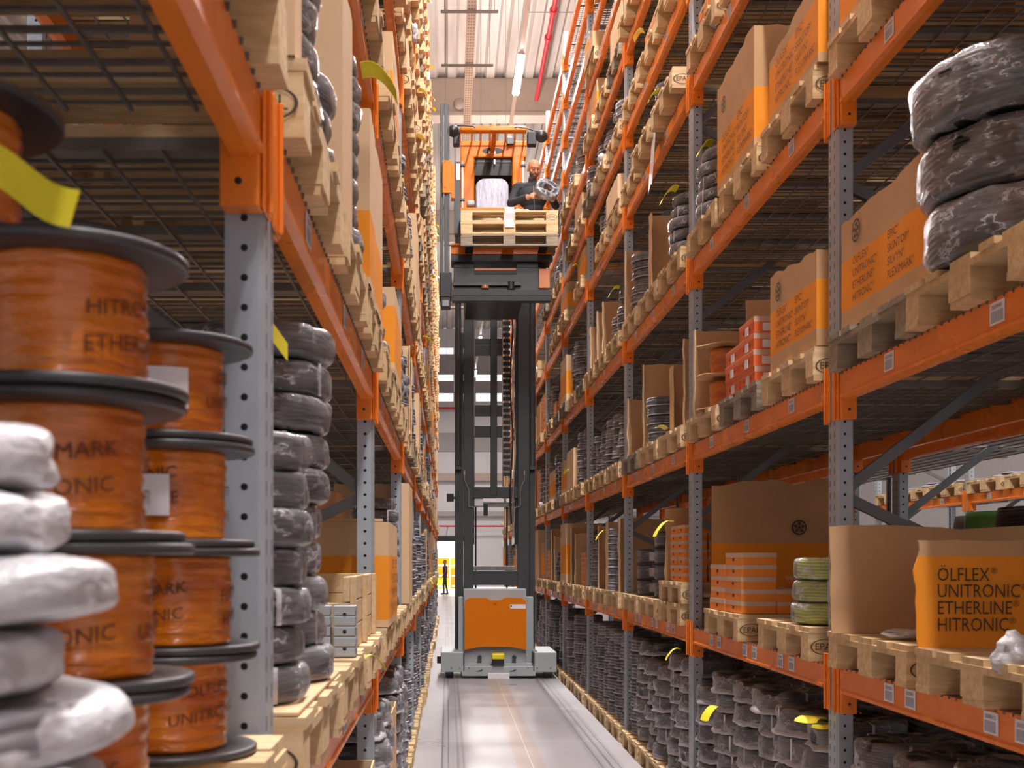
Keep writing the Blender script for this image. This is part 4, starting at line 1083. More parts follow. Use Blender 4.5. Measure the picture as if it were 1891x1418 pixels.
# ---- flush the registry: the 290 largest of a kind as objects, the rest one mass
def flush():
    names = {'pallet': ('pallets', 'far wooden pallets deep in both racks', 'pallets'), 'coil': ('cable_coils', 'far grey cable coils deep in both racks', 'coils'), 'carton': ('cartons', 'far small orange cartons in both racks', 'cartons')}
    low = {}
    b = MB()
    for x in (-.35, 0, .35): b.box(x - .06, x + .06, -.6, .6, 0, .1, 'pallet_wood')
    b.box(-.4, .4, -.6, .6, .1, .144, 'pallet_wood'); low['P'] = b
    low['C'] = FARC
    b = MB(); b.box(-.5, .5, -.27, .27, 0, .62, 'carton_amber'); b.box(-.5, .5, -.27, .27, .62, 1, 'carton_white'); low['B'] = b
    for kind, L in GOODS.items():
        L.sort(key=lambda q: -q[0]); keep, rest = L[:285], L[285:]
        for _, _, mk, _ in keep: mk()
        if not rest: continue
        mb = MB()
        for _, _, _, (t, loc, rz, sx, sz) in rest:
            lo = low[t]; mx = Matrix.Translation(loc) @ Matrix.Rotation(rz, 4, 'Z') @ Matrix.Diagonal((sx, sx, sz if t != 'P' else 1, 1))
            base = len(mb.v); mb.v += [tuple(mx @ Vector(v)) for v in lo.v]
            for f, mi, sm in zip(lo.f, lo.mi, lo.sm): mb.f.append(tuple(i + base for i in f)); mb.mi.append(mb.mat(lo.mats[mi])); mb.sm.append(sm)
        o = mb.build(names[kind][0]); tag(o, names[kind][1], names[kind][2], None, 'stuff'); print(kind, len(keep), 'rest', len(rest))
flush()
# ------------------------------------------------------------------ the hall
mb = MB(); mb.box(-40, 40, -12, 100, -.2, 0, 'floor_concrete'); struct(mb.build('floor'), 'grey concrete floor with wheel tracks')
# roof: trapezoidal sheet, ribs along the aisle
mb = MB(); prof = []; x = -14.0
while x < 16:
    prof += [(x, CEIL_Z), (x + .20, CEIL_Z), (x + .27, CEIL_Z + .13), (x + .43, CEIL_Z + .13)]; x += .50
vs = [(a, -12, b) for a, b in prof] + [(a, 100, b) for a, b in prof]; n = len(prof)
mb.add(vs, [(i, n + i, n + i + 1, i + 1) for i in range(n - 1)], 'roof_sheet')
mb.box(-14, 16, -12, 100, CEIL_Z + .14, CEIL_Z + .2, 'roof_sheet')
struct(mb.build('ceiling'), 'ribbed metal roof')
for i, y in enumerate((-6, 9.0, 29.8, 41.0, 52.0)):
    mb = MB(); mb.bbox(-14, 16, y, y + .45, CEIL_Z - .9, CEIL_Z - .0, 'concrete_tan', .02); mb.box(-14, 16, y - .06, y + .51, CEIL_Z - .99, CEIL_Z - .9, 'concrete_tan')
    o = mb.build('trim_%d' % (i + 1)); struct(o, 'concrete roof girder')
# end wall with window bands and a goods door
WY = 62.0
def wall_band(mb, z0, z1, m, y0=WY, x0=-14, x1=16): mb.box(x0, x1, y0, y0 + .3, z0, z1, m)
mb = MB()
DX0, DX1, DZ = -1.6, .9, 2.75
mb.box(-14, DX0, WY, WY + .3, 0, DZ, 'wall_white'); mb.box(DX1, 16, WY, WY + .3, 0, DZ, 'wall_white')
wall_band(mb, DZ, 10.3, 'wall_white'); wall_band(mb, 10.75, 11.4, 'wall_grey'); wall_band(mb, 11.75, 12.85, 'wall_grey'); wall_band(mb, 13.2, 14.2, 'wall_white')
struct(mb.build('wall_end'), 'white end wall')
for i, (z0, z1) in enumerate(((10.3, 10.75), (11.4, 11.75), (12.85, 13.2))):
    mb = MB(); x = -14
    mb.box(-14, 16, WY + .12, WY + .14, z0, z1, 'daylight_pane')
    w = mb.build('window_%d' % (i + 1)); struct(w, 'daylit window band')
    mb = MB()
    while x < 16: mb.box(x, x + .12, WY + .02, WY + .12, z0, z1, 'white_enamel'); x += 1.1
    mb.build('window_frame', w)
mb = MB(); mb.box(-14, 16, WY - .35, WY, 6.0, 6.4, 'concrete_tan'); mb.box(-14, 16, WY - .3, WY, 4.1, 4.35, 'wall_grey'); mb.box(-14, 16, WY - .1, WY, 7.6, 8.6, 'wall_grey'); struct(mb.build('trim_6'), 'ledges of the end wall')
mb = MB(); mb.cyl((-14, WY - .6, 9.85), (16, WY - .6, 9.85), .07, 'red_paint', 10); mb.cyl((-14, WY - .6, 3.55), (16, WY - .6, 3.55), .05, 'red_paint', 10)
for q in (-6, 0, 6):
    mb.box(q - .02, q + .02, WY - .6, WY-.01, 9.83, 9.87, 'red_paint'); mb.box(q - .02, q + .02, WY - .6, WY-.01, 3.53, 3.57, 'red_paint')
tag(mb.build('sprinkler_main'), 'red pipes running across the end wall', 'pipe')
mb = MB(); mb.bbox(DX0 - .15, DX1 + .15, WY - .12, WY - .001, DZ, DZ + .28, 'truck_black', .01); struct(mb.build('door_1'), 'dark roller shutter case over the goods door')
# beyond the door: a bright yard bay with orange racking
mb = MB(); mb.box(-8, 8, 74, 74.2, 0, 6, 'wall_white'); struct(mb.build('wall_beyond'), 'white wall beyond the goods door')
area('yard_fill_light', (0, 68, 5.6), (0, 0, 0), 6, 6, 1600, (1, .97, .9))  # unseen area light added to brighten the bay behind the door
for i in range(4):
    for j in range(3):
        mb = MB(); mb.bbox(-.38, .38, -.3, .3, 0, .62, 'scanner_yellow' if (i + j) % 3 == 0 else 'truck_orange', .02); mb.box(-.3, .3, -.31, -.3, .1, .2, 'white_enamel')
        o = mb.build('goods_bin', None, (.0 + i * .85 - .3, 71 - .0, .0 + j * .63)); tag(o, f"orange goods bin, {('bottom', 'middle', 'top')[j]} row, {ORD[i]} column, beyond the goods door", 'bin', 'orange bins beyond the door')
for nm, x0, x1 in (('wall_left', -14.3, -14), ('wall_right', 16, 16.3)):
    mb = MB(); mb.box(x0, x1, -3, 62, 0, CEIL_Z, 'wall_grey'); struct(mb.build(nm), 'grey side wall of the hall')
# lamps, tray, pipe under the roof
def trunking():
    mb = MB(); mb.box(LAMP_X - .035, LAMP_X + .035, -8, 60, LAMP_Z + .06, LAMP_Z + .10, 'white_enamel')
    tag(mb.build('lamp_rail'), 'thin white rail carrying the tube lamps', 'lamp rail')
    for i, y in enumerate(LAMP_YS):
        root = empty('tube_lamp', (LAMP_X, y, LAMP_Z)); tag(root, 'glowing tube lamp on the white rail above the aisle' if abs(y - 20.9) < .1 else f'tube lamp on the rail, {ORD[i]} along the aisle', 'lamp', 'tube lamps along the aisle')
        mb = MB(); mb.prism([(-.07, 0), (.07, 0), (.04, .06), (-.04, .06)], -.85, .85, 'white_enamel', 'y'); mb.build('housing', root)
        mb = MB(); mb.cyl((-.03, -.8, -.025), (-.03, .8, -.025), .022, 'lamp_glow', 10); mb.cyl((.03, -.8, -.025), (.03, .8, -.025), .022, 'lamp_glow', 10); mb.build('tube', root)
        mb = MB(); mb.cyl((0, 0, .1), (0, 0, CEIL_Z - LAMP_Z), .004, 'strut_grey', 6); mb.build('hanger', root)
trunking()
def tray():
    root = empty('cable_tray', (.386, 0, 10.5)); tag(root, 'white perforated cable tray hung along the aisle under the roof', 'cable tray')
    mb = MB(); mb.box(-.075, .075, -8, 60, 0, .006, 'white_enamel'); mb.box(-.075, -.07, -8, 60, .006, .05, 'white_enamel'); mb.box(.07, .075, -8, 60, .006, .05, 'white_enamel')
    y = 10.0
    while y < 34:
        for x in (-.045, 0, .045): mb.box(x - .012, x + .012, y, y + .05, -.002, 0, 'label_grey')
        y += .11
    mb.build('tray_channel', root)
    for y in (-4, 2, 8, 13, 18.4, 20.4, 26, 32, 40, 50):
        mb = MB(); mb.bbox(-.5, .42, y - .02, y + .02, -.06, -.02, 'strut_grey', .004)
        for x in (-.44, .36): mb.cyl((x, y, -.06), (x, y, 3.69), .005, 'strut_grey', 6)
        mb.build('support_strut', root)
tray()
def pipe():
    root = empty('sprinkler_pipe', (2.29, 0, 13.6)); tag(root, 'red sprinkler pipe under the roof above the lamps', 'pipe')
    mb = MB(); mb.cyl((0, -8, 0), (0, 29.7, 0), .055, 'red_paint', 14); mb.build('pipe_run', root)
    for y in (24.9, 26.2, 12, 6): mb = MB(); mb.cyl((0, y - .06, 0), (0, y + .06, 0), .085, 'red_paint', 14); mb.build('flange', root)
    mb = MB(); mb.cyl((-.5, 25.2, .1), (.5, 25.2, .1), .012, 'strut_grey', 8); mb.cyl((-.5, 25.2, .1), (-.5, 25.2, .59), .006, 'strut_grey', 6); mb.cyl((.5, 25.2, .1), (.5, 25.2, .59), .006, 'strut_grey', 6); mb.build('hanger', root)
pipe()
mb = MB(); mb.lathe([(0, .0), (.14, 0), (.15, .03), (.1, .08), (0, .09)], 'concrete_tan', 24)
o = mb.build('smoke_detector', None, (.29, 29.79, 13.5), (PI / 2, 0, 0)); tag(o, 'round disc fixed to the concrete girder beside the tray', 'detector')
# ------------------------------------------------------------------ the man-up turret truck
TX = .72                                       # centre line
def px(x, Y): return (x - VPX) * Y / F_PX       # picture measurements turned into metres at distance Y
def pz(y, Y): return CAM_H + (VPY - y) * Y / F_PX
truck = empty('order_picker_truck', (TX, 16.6, 0))
tag(truck, 'orange and grey narrow-aisle truck with its cab raised high between the racks', 'truck')
TO = Vector((TX, 16.6, 0))
class TB(MB):
    def pb(s, x0, x1, y0, y1, Y0, Y1, m, b=.004):
        "bevelled box whose face at depth Y0 spans picture measures x0..x1, y0..y1"
        return s.bbox(px(x0, Y0), px(x1, Y0), Y0, Y1, pz(y1, Y0), pz(y0, Y0), m, b)
    def out(s, name, parent=None):
        par = parent or truck
        off = TO if parent is None else TO
        s.v = [(a - off.x, b - off.y, c - off.z) for a, b, c in s.v]
        return s.build(name, par)
# chassis
YC = 16.2
mb = TB(); b = mb.bbox
b(-.10, .22, YC, YC + 1.1, .09, .375, 'truck_grey', .012); b(1.22, 1.535, YC, YC + 1.1, .09, .375, 'truck_grey', .012)
b(.20, 1.24, YC, YC + .25, .035, .175, 'truck_grey', .008); b(.20, 1.24, YC + .2, YC + 1.4, .05, .20, 'truck_grey', .006)
b(.22, .235, YC + .0, YC + .3, .1, .36, 'truck_dark', .002); b(1.205, 1.22, YC, YC + .3, .1, .36, 'truck_dark', .002)
for x in (.45, .92): mb.prism([(x - .06, .10), (x + .05, .135), (x + .02, .10)], YC - .004, YC, 'truck_dark', 'y')
for x in (.05, .17, .30, 1.13, 1.26, 1.45): mb.cyl((x, YC - .004, .15), (x, YC + .002, .15), .009, 'black_plastic', 10)
for x in (.48, .96): mb.box(x - .001, x + .001, YC - .002, YC, .04, .17, 'truck_dark')
mb.out('chassis')
for x in (.02, 1.42):
    mb = TB(); mb.cyl((x - .055, YC + .14, .085), (x + .055, YC + .14, .085), .085, 'black_plastic', 24); mb.cyl((x - .06, YC + .14, .085), (x + .06, YC + .14, .085), .04, 'strut_grey', 16); mb.out('wheel')
for x in (-.125, 1.555):
    mb = TB(); mb.cyl((x, YC + .2, .2), (x, YC + .2, .3), .03, 'black_plastic', 16); mb.out('guide_roller')
mb = TB(); b = mb.bbox
b(px(856, 16.5), px(972, 16.5), 16.5, 17.7, .16, pz(1087, 16.5), 'truck_grey', .01)
b(px(846, 16.6), px(857, 16.6), 16.6, 17.4, .2, pz(1102, 16.6), 'truck_grey', .006); b(px(971, 16.6), px(985, 16.6), 16.6, 17.4, .2, pz(1102, 16.6), 'truck_grey', .006)
mb.out('body')
# orange cover with shouldered top and a notch
mb = TB(); x0, x1, z0, z1 = px(858, 16.4), px(972, 16.4), pz(1200, 16.4), pz(1104, 16.4); cx = (x0 + x1) / 2
poly = [(x0, z0), (x0 + .22, z0 + .045), (x1 - .22, z0 + .045), (x1, z0), (x1, z1 - .09), (x1 - .02, z1 - .03), (x1 - .07, z1), (cx + .13, z1), (cx + .07, z1 - .035), (cx - .07, z1 - .035), (cx - .13, z1), (x0 + .07, z1), (x0 + .02, z1 - .03), (x0, z1 - .09)]
mb.prism(poly, 16.40, 16.52, 'truck_orange', 'y')
cov = mb.out('front_cover')
mb = TB(); mb.pb(942, 971, 1116, 1124, 16.394, 16.399, 'label_white', .001); mb.cyl((px(944, 16.4), 16.392, pz(1119, 16.4)), (px(944, 16.4), 16.398, pz(1119, 16.4)), .02, 'label_white', 14); mb.cyl((px(944, 16.4), 16.390, pz(1119, 16.4)), (px(944, 16.4), 16.396, pz(1119, 16.4)), .011, 'truck_dark', 12)
mb.out('maker_plate', None)
mb = TB(); mb.cyl((cx, 16.38, z1 - .06), (cx, 16.41, z1 - .06), .022, 'truck_orange', 12); mb.cyl((px(886, 16.4), 16.39, .28), (px(886, 16.4), 16.5, .28), .03, 'truck_dark', 12); mb.cyl((px(950, 16.4), 16.39, .28), (px(950, 16.4), 16.5, .28), .03, 'truck_dark', 12); mb.out('knob')
mb = TB(); mb.pb(909, 931, 1216, 1228, 16.15, 16.32, 'black_plastic', .01); lid = mb.out('laser_scanner'); 
mb = TB(); mb.pb(908, 932, 1207, 1218, 16.14, 16.33, 'scanner_yellow', .02); mb.out('scanner_cap')
mb = TB(); mb.pb(901, 941, 1243, 1255, 16.15, 16.2, 'white_enamel', .006); mb.out('front_bumper_box')
# mast, three nested frames
YM = 16.8; zt, zb = 7.15, .35
mb = TB(); b = mb.bbox
for xa, xb in ((840, 856), (978, 988)): b(px(xa, YM), px(xb, YM), YM, YM + .22, zb, 5.0, 'truck_dark', .006)
mb.out('outer_mast')
mb = TB(); b = mb.bbox
for xa, xb in ((856.5, 874), (956, 977.5)): b(px(xa, YM), px(xb, YM), YM - .05, YM + .18, zb, zt - .6, 'truck_dark', .006)
for ya, yb in ((899, 920), (1054, 1080)): b(px(857, YM), px(977, YM), YM - .02, YM + .06, pz(yb, YM), pz(ya, YM), 'truck_dark', .006)
mb.out('middle_mast')
mb = TB(); b = mb.bbox
for xa, xb in ((868, 876), (951, 960)): b(px(xa, YM), px(xb, YM), YM + .01, YM + .14, 1.9, zt, 'truck_black', .006)
for ya, yb in ((565, 590), (624, 635), (636, 656), (747, 768), (785, 807)): b(px(868, YM), px(930, YM), YM + .02, YM + .1, pz(yb, YM), pz(ya, YM), 'truck_dark', .006)
b(px(906, YM), px(918, YM), YM - .03, YM + .05, pz(915, YM), zt, 'truck_dark', .006)
mb.out('inner_mast')
mb = TB(); z = 2.9
while z < 6.9: mb.box(px(929, YM), px(942, YM), YM - .02, YM + .03, z, z + .05, 'truck_black'); mb.box(px(931, YM), px(940, YM), YM - .01, YM + .02, z + .05, z + .085, 'strut_grey'); z += .085
mb.out('energy_chain')
for xa in (875.5, 928.5):
    mb = TB(); mb.cyl((px(xa, YM), YM, pz(898, YM)), (px(xa, YM), YM, zt - .1), .012, 'rod_steel', 10); mb.out('piston_rod')
for xa in (846, 983):
    mb = TB(); mb.cyl((px(xa, YM), YM - .03, pz(868, YM)), (px(xa, YM), YM - .03, 6.4), .045, 'truck_dark', 14); mb.cyl((px(xa, YM), YM - .03, pz(640, YM)), (px(xa, YM), YM - .03, 6.6), .03, 'rod_steel', 12); mb.bbox(px(xa - 5, YM), px(xa + 6, YM), YM - .09, YM + .05, pz(868, YM), pz(862, YM), 'truck_dark', .003); mb.out('lift_cylinder')
for sg, xa in ((1, 858), (-1, 968)):
    mb = TB(); x = px(xa, YM); mb.tube([(x, YM - .08, pz(872, YM)), (x, YM - .08, pz(886, YM)), (x + sg * .06, YM - .08, pz(905, YM)), (x + sg * .06, YM - .08, pz(935, YM)), (x + sg * .14, YM - .06, pz(937, YM))], .008, 'rod_steel', 8); mb.cyl((x, YM - .08, pz(870, YM)), (x, YM - .08, pz(878, YM)), .016, 'rod_steel', 8); mb.out('hydraulic_line')
for dx, z0, z1 in ((944, 5.5, 2.2), (949, 5.6, 2.0)):
    mb = TB(); x = px(dx, YM); pts = [(x + .02 * math.sin(i * .9), YM - .05, z0 + (z1 - z0) * i / 14) for i in range(15)]; mb.tube(pts, .012, 'black_plastic' if dx == 944 else 'rod_steel', 8); mb.out('hydraulic_hose')
mb = TB(); mb.pb(871, 953, 927, 935, YM + .1, YM + .3, 'galvanised', .004); mb.pb(873, 952, 1045, 1053, YM + .05, YM + .3, 'galvanised', .004); mb.pb(876, 892, 920, 934, YM, YM + .1, 'label_white', .003); mb.pb(893, 901, 930, 952, YM, YM + .08, 'black_plastic', .003); mb.out('cross_tray')
for xa in (879, 937): mb = TB(); mb.cyl((px(xa, YM), YM + .15, .6), (px(xa, YM), YM + .15, pz(935, YM)), .012, 'black_plastic', 8); mb.out('tie_rod')
mb = TB(); mb.pb(825, 838, 911, 926, 16.6, 16.66, 'black_plastic', .012); mb.box(px(836, 16.6), px(846, 16.6), 16.62, 16.66, pz(921, 16.6), pz(917, 16.6), 'black_plastic'); mb.out('side_camera')
# raised platform and fork carriage, nearer the lens
YP = 14.5
mb = TB()
mb.pb(833, 1018, 470, 483, YP - .02, YP + .3, 'truck_black', .004); mb.pb(835, 1018, 535, 556, YP - .02, YP + .1, 'truck_black', .006)
mb.pb(838, 1000, 494, 536, YP + .05, YP + .2, 'truck_dark', .005)
mb.pb(838, 875, 484, 494, YP + .05, YP + .2, 'truck_dark', .004); mb.pb(955, 994, 484, 494, YP + .05, YP + .2, 'truck_dark', .004)
mb.pb(836, 962, 521, 527, YP, YP + .1, 'truck_dark', .003)
mb.out('fork_carriage')
mb = TB(); x = 835.0
while x < 1017: mb.pb(x, x + 1.5, 472, 479, YP - .03, YP - .02, 'truck_dark', .001); mb.pb(x, x + 1.5, 537, 545, YP - .03, YP - .02, 'truck_dark', .001); x += 3.0
mb.out('toothed_rail')
mb = TB(); mb.pb(877, 953, 495, 499, YP + .04, YP + .06, 'copper', .001); mb.pb(876, 955, 499, 506, YP + .04, YP + .06, 'truck_black', .001); mb.out('carriage_slot')
mb = TB(); mb.pb(995, 1016, 496, 532, YP + .02, YP + .3, 'copper', .006); mb.out('side_plate')
mb = TB(); mb.cyl((px(896, YP), YP + .03, pz(532, YP)), (px(896, YP), YP + .03, pz(526, YP)), .05, 'copper', 16); mb.cyl((px(944, YP), YP + .03, pz(534, YP)), (px(944, YP), YP + .03, pz(520, YP)), .05, 'truck_black', 16); mb.out('roller')
mb = TB(); mb.pb(833, 1015, 449, 452.5, YP - .04, YP + .05, 'truck_orange', .003); mb.pb(833, 1014, 450, 466, YP, YP + .05, 'truck_orange', .002); mb.pb(833, 1017, 465, 469, YP - .03, YP + .05, 'truck_orange', .003); mb.out('platform_apron')
mb = TB(); mb.bbox(px(862, YP), px(970, YP), YP + .1, YP + 1.7, 5.06, 5.10, 'truck_black', .004); mb.out('cab_floor')
for xa in (866, 1000): mb = TB(); mb.bbox(px(xa, YP) - .05, px(xa, YP) + .05, YP - .35, YP + .5, 5.53, 5.55, 'truck_black', .004); mb.out('fork_tine')
# auxiliary mast at the side
YA = 14.35
mb = TB(); mb.pb(813, 819, 191, 545, YA, YA + .16, 'truck_dark', .004); mb.pb(820.5, 827, 191, 515, YA - .02, YA + .14, 'truck_dark', .004); mb.pb(827.5, 830, 193, 515, YA, YA + .12, 'truck_dark', .002)
mb.pb(812, 834, 502, 549, YA - .05, YA + .2, 'truck_black', .012); mb.out('auxiliary_mast')
mb = TB(); mb.pb(814, 832, 549, 567, YA - .06, YA + .12, 'truck_black', .008); mb.pb(817, 829, 554, 565, YA - .065, YA - .05, 'screen_clear', .003); mb.out('work_lamp')
mb = TB(); mb.pb(817, 834, 296, 356, YA - .06, YA - .02, 'truck_orange', .005); mb.pb(833, 839.5, 302, 366, YA - .03, YA + .1, 'truck_orange', .005)
for y in (302, 349): mb.cyl((px(822, YA), YA - .064, pz(y, YA)), (px(822, YA), YA - .055, pz(y, YA)), .008, 'black_plastic', 10)
mb.out('mast_bracket')
mb = TB(); mb.pb(839, 850, 298, 432, YA + .1, YA + .25, 'truck_dark', .005); mb.pb(843, 849, 302, 332, YA + .09, YA + .1, 'label_white', .001); mb.out('side_column')
# cab, behind the load
YB = 15.6
mb = TB()
mb.pb(850, 876, 285, 392, YB, YB + .15, 'truck_orange', .02); mb.pb(946, 968, 285, 392, YB, YB + .15, 'truck_orange', .02)
mb.pb(850, 972, 265, 290, YB, YB + .18, 'truck_orange', .012); mb.pb(850, 973, 260, 269, YB - .02, YB + .2, 'truck_orange', .008)
mb.out('cab_frame')
mb = TB(); mb.pb(850, 973, 232, 241, 14.75, 14.87, 'truck_orange', .01)
for xa in (850, 871, 888, 905, 915, 933, 951, 967):
    a = Vector((px(xa, 14.8), 14.8, pz(238, 14.8))); c = Vector((px(850 + (xa - 850) * 1.0, YB), YB, pz(262, YB))); mb.tube([a, c], .011, 'truck_orange', 6)
mb.out('overhead_guard')
mb = TB(); mb.bbox(px(908, 15.2), px(915, 15.2), 14.9, 15.6, pz(262, 15.3) - .05, pz(250, 15.3), 'truck_orange', .004); mb.out('guard_rib')
mb = TB(); mb.pb(936, 949, 253, 266, YB - .08, YB - .03, 'black_plastic', .006); mb.out('cab_camera')
mb = TB(); n = 28; cxp, czp = px(910, YB), pz(278.5, YB); mb.prism([(cxp + .14 * math.cos(2 * PI * i / n), czp + .042 * math.sin(2 * PI * i / n)) for i in range(n)], YB - .006, YB, 'truck_black', 'y'); mb.pb(902, 915, 279, 284, YB - .009, YB - .006, 'label_white', .001); em = mb.out('emblem')
mb = TB(); mb.text('CB', .055, Matrix.Translation((px(934, YB), YB - .003, pz(275.5, YB))) @ Matrix.Rotation(PI / 2, 4, 'X'), 'ink'); mb.out('mark')
mb = TB(); mb.pb(872, 947, 288, 325, YB + .05, YB + .4, 'truck_black', .01); mb.pb(872, 947, 325, 395, YB + .42, YB + .5, 'truck_black', .01)
mb.pb(876, 944, 296, 300, YB + .04, YB + .05, 'truck_dark', .001); mb.out('cab_back_panel')
mb = TB(); mb.pb(912, 915, 294, 303, YB, YB + .05, 'rod_steel', .004); mb.out('key_hook')
# curved clear screen in a grey frame
mb = TB(); x0, x1, z0, z1 = px(881, 15.3), px(937, 15.3), pz(395, 15.3), pz(331, 15.3); r = .1
P = [(x0, z0), (x1, z0)] + [(x1 - r + r * math.cos(a), z1 - r + r * math.sin(a)) for a in [PI / 2 * i / 8 for i in range(9)]] + [(x0 + r + r * math.cos(a), z1 - r + r * math.sin(a)) for a in [PI / 2 + PI / 2 * i / 8 for i in range(9)]]
mb.prism(P, 15.30, 15.36, 'silver_film', 'y'); mb.out('wrapped_backrest')
mb = TB(); pts = [(a, 15.33, c) for a, c in P[1:]] + [(P[0][0], 15.33, P[0][1])]; mb.tube(pts, .018, 'truck_grey', 8); mb.out('backrest_rim')
for xa in (854, 966):
    mb = TB(); mb.cyl((px(xa, 15.2), 15.2, pz(384, 15.2)), (px(xa, 15.2), 15.2, pz(298, 15.2)), .014, 'white_enamel', 10)
    for y in (306, 369): mb.bbox(px(xa, 15.2) - .03, px(xa, 15.2) + .03, 15.17, 15.23, pz(y + 2, 15.2), pz(y - 2, 15.2), 'black_plastic', .004)
    mb.out('handrail')
for pts, mx_, my_ in (([(878, 236), (874, 233), (850, 232), (833, 234), (834, 240)], 837, 243), ([(950, 236), (955, 234), (972, 237), (990, 242), (1004, 247)], 1000, 253)):
    mb = TB(); mb.tube([(px(a, 14.7), 14.7, pz(c, 14.7)) for a, c in pts], .009, 'black_plastic', 8)
    a = mb.out('mirror_arm'); mb = TB(); mb.lathe([(0, 0), (.06, .01), (.075, .03), (.07, .05), (0, .055)], 'black_plastic', 20); mb.v = [(px(mx_, 14.7) + v[0] * 1.05, 14.66 + v[2] * .8 - v[1] * .3, pz(my_, 14.7) + v[1] * .95) for v in mb.v]
    c2 = mb.v; mb.lathe([(0, 0), (.055, .0)], 'rod_steel', 20); mb.out('mirror')
for xa, xb in ((837, 849), (974, 991)): mb = TB(); mb.pb(xa, xb, 242, 267, 15.0, 15.12, 'truck_black', .012); mb.out('work_light')
mb = TB(); mb.pb(862, 877, 369, 379, 15.0, 15.2, 'truck_grey', .02); mb.out('armrest')
mb = TB(); mb.pb(850, 1012, 383, 389, 14.98, 15.05, 'truck_orange', .006); mb.out('front_rail')

# the load on the forks: three pallets seen long side on
for i, (y0, v, d) in enumerate(((445, 3, 'grey bottom'), (430.0, 4, 'tan middle'), (410.5, 2, 'pale top'))):
    zz = 5.552 + i * .1455
    o = link('pallet', PAL[v], None, ((.16 + 1.36) / 2 - .0, YP - .02 + .4 - .3, zz), (0, 0, PI / 2)); tag(o, f'{d} pallet on the forks of the raised truck', 'pallet', 'pallets on the forks')
ztop = 5.552 + .436
mb = MB()
def strapfn(u, v):
    x = .70 + .10 * v + .02 * u
    if u < .4: return (x, 14.36 + (1 - u / .4) * .5, ztop + .035 + .02 * math.sin(u * 9))
    q = (u - .4) / .6; return (x, 14.185 - .006 * math.sin(q * 6), ztop + .01 - .24 * q)
def cf(u, v):
    if u < .45: q = u / .45; return (.70 + .115 * v, 14.75 - q * .57, ztop + .05 + .03 * math.sin(q * 5))
    q = (u - .45) / .55; return (.70 + .115 * v + .006 * math.sin(q * 8), 14.172 - .008 * math.sin(q * 7), ztop + .035 - .25 * q)
mb.sheet(cf, 22, 4, 'white_plastic', .006)
tag(mb.build('white_wrap'), 'white cloth strip folded over the top pallet on the forks', 'cloth')
crumple('grey_cloth', (.93, 14.5, ztop + .002), (.14, .16, .085), 'grey_cloth', 'heap of pale cloth on the top pallet of the truck', 11, cat='cloth')
crumple('packing_scrap', (.36, 14.4, ztop + .002), (.13, .1, .03), 'white_plastic', 'flat reddish-white scrap on the top pallet near the handrail', 12, cat='packaging')
# ------------------------------------------------------------------ people
def capsule(bm, p, q, r0, r1, n=10):
    p, q = Vector(p), Vector(q); d = q - p; L = d.length; d.normalize(); a = d.orthogonal().normalized(); b = d.cross(a)
    prof = [(-r0, .02 * r0), (-.7 * r0, .7 * r0), (0, r0)] + [(L * t, r0 + (r1 - r0) * t) for t in (.33, .66)] + [(L, r1), (L + .7 * r1, .7 * r1), (L + r1, .02 * r1)]
    rings = [[bm.verts.new(p + d * h + (a * math.cos(2 * PI * k / n) + b * math.sin(2 * PI * k / n)) * r) for k in range(n)] for h, r in prof]
    for A, B in zip(rings, rings[1:]):
        for k in range(n): bm.faces.new((A[k], A[(k + 1) % n], B[(k + 1) % n], B[k]))
    bm.faces.new(rings[0][::-1]); bm.faces.new(rings[-1])
def ell(bm, c, rad, rot=None):
    r = bmesh.ops.create_uvsphere(bm, u_segments=20, v_segments=14, radius=1)
    for v in r['verts']:
        p = Vector((v.co.x * rad[0], v.co.y * rad[1], v.co.z * rad[2]))
        if rot is not None: p = rot @ p
        v.co = p + Vector(c)
def remeshed(bm, vox, smooth=2):
    me = bpy.data.meshes.new('tmp'); bm.to_mesh(me); bm.free()
    ob = bpy.data.objects.new('tmp', me); C.objects.link(ob)
    md = ob.modifiers.new('r', 'REMESH'); md.mode = 'VOXEL'; md.voxel_size = vox; md.use_smooth_shade = True
    ms = ob.modifiers.new('s', 'SMOOTH'); ms.iterations = smooth; ms.factor = .5
    out = bpy.data.meshes.new_from_object(ob.evaluated_get(bpy.context.evaluated_depsgraph_get()))
    bpy.data.objects.remove(ob); bpy.data.meshes.remove(me); return out
def paint(me, rules, default):
    """rules: list of (material, test(point)); the first that holds wins"""
    me.materials.clear(); names = [default] + [r[0] for r in rules]
    for n_ in names: me.materials.append(M[n_])
    for p in me.polygons:
        p.use_smooth = True; p.material_index = 0
        for i, (_, t) in enumerate(rules):
            if t(p.center): p.material_index = i + 1; break

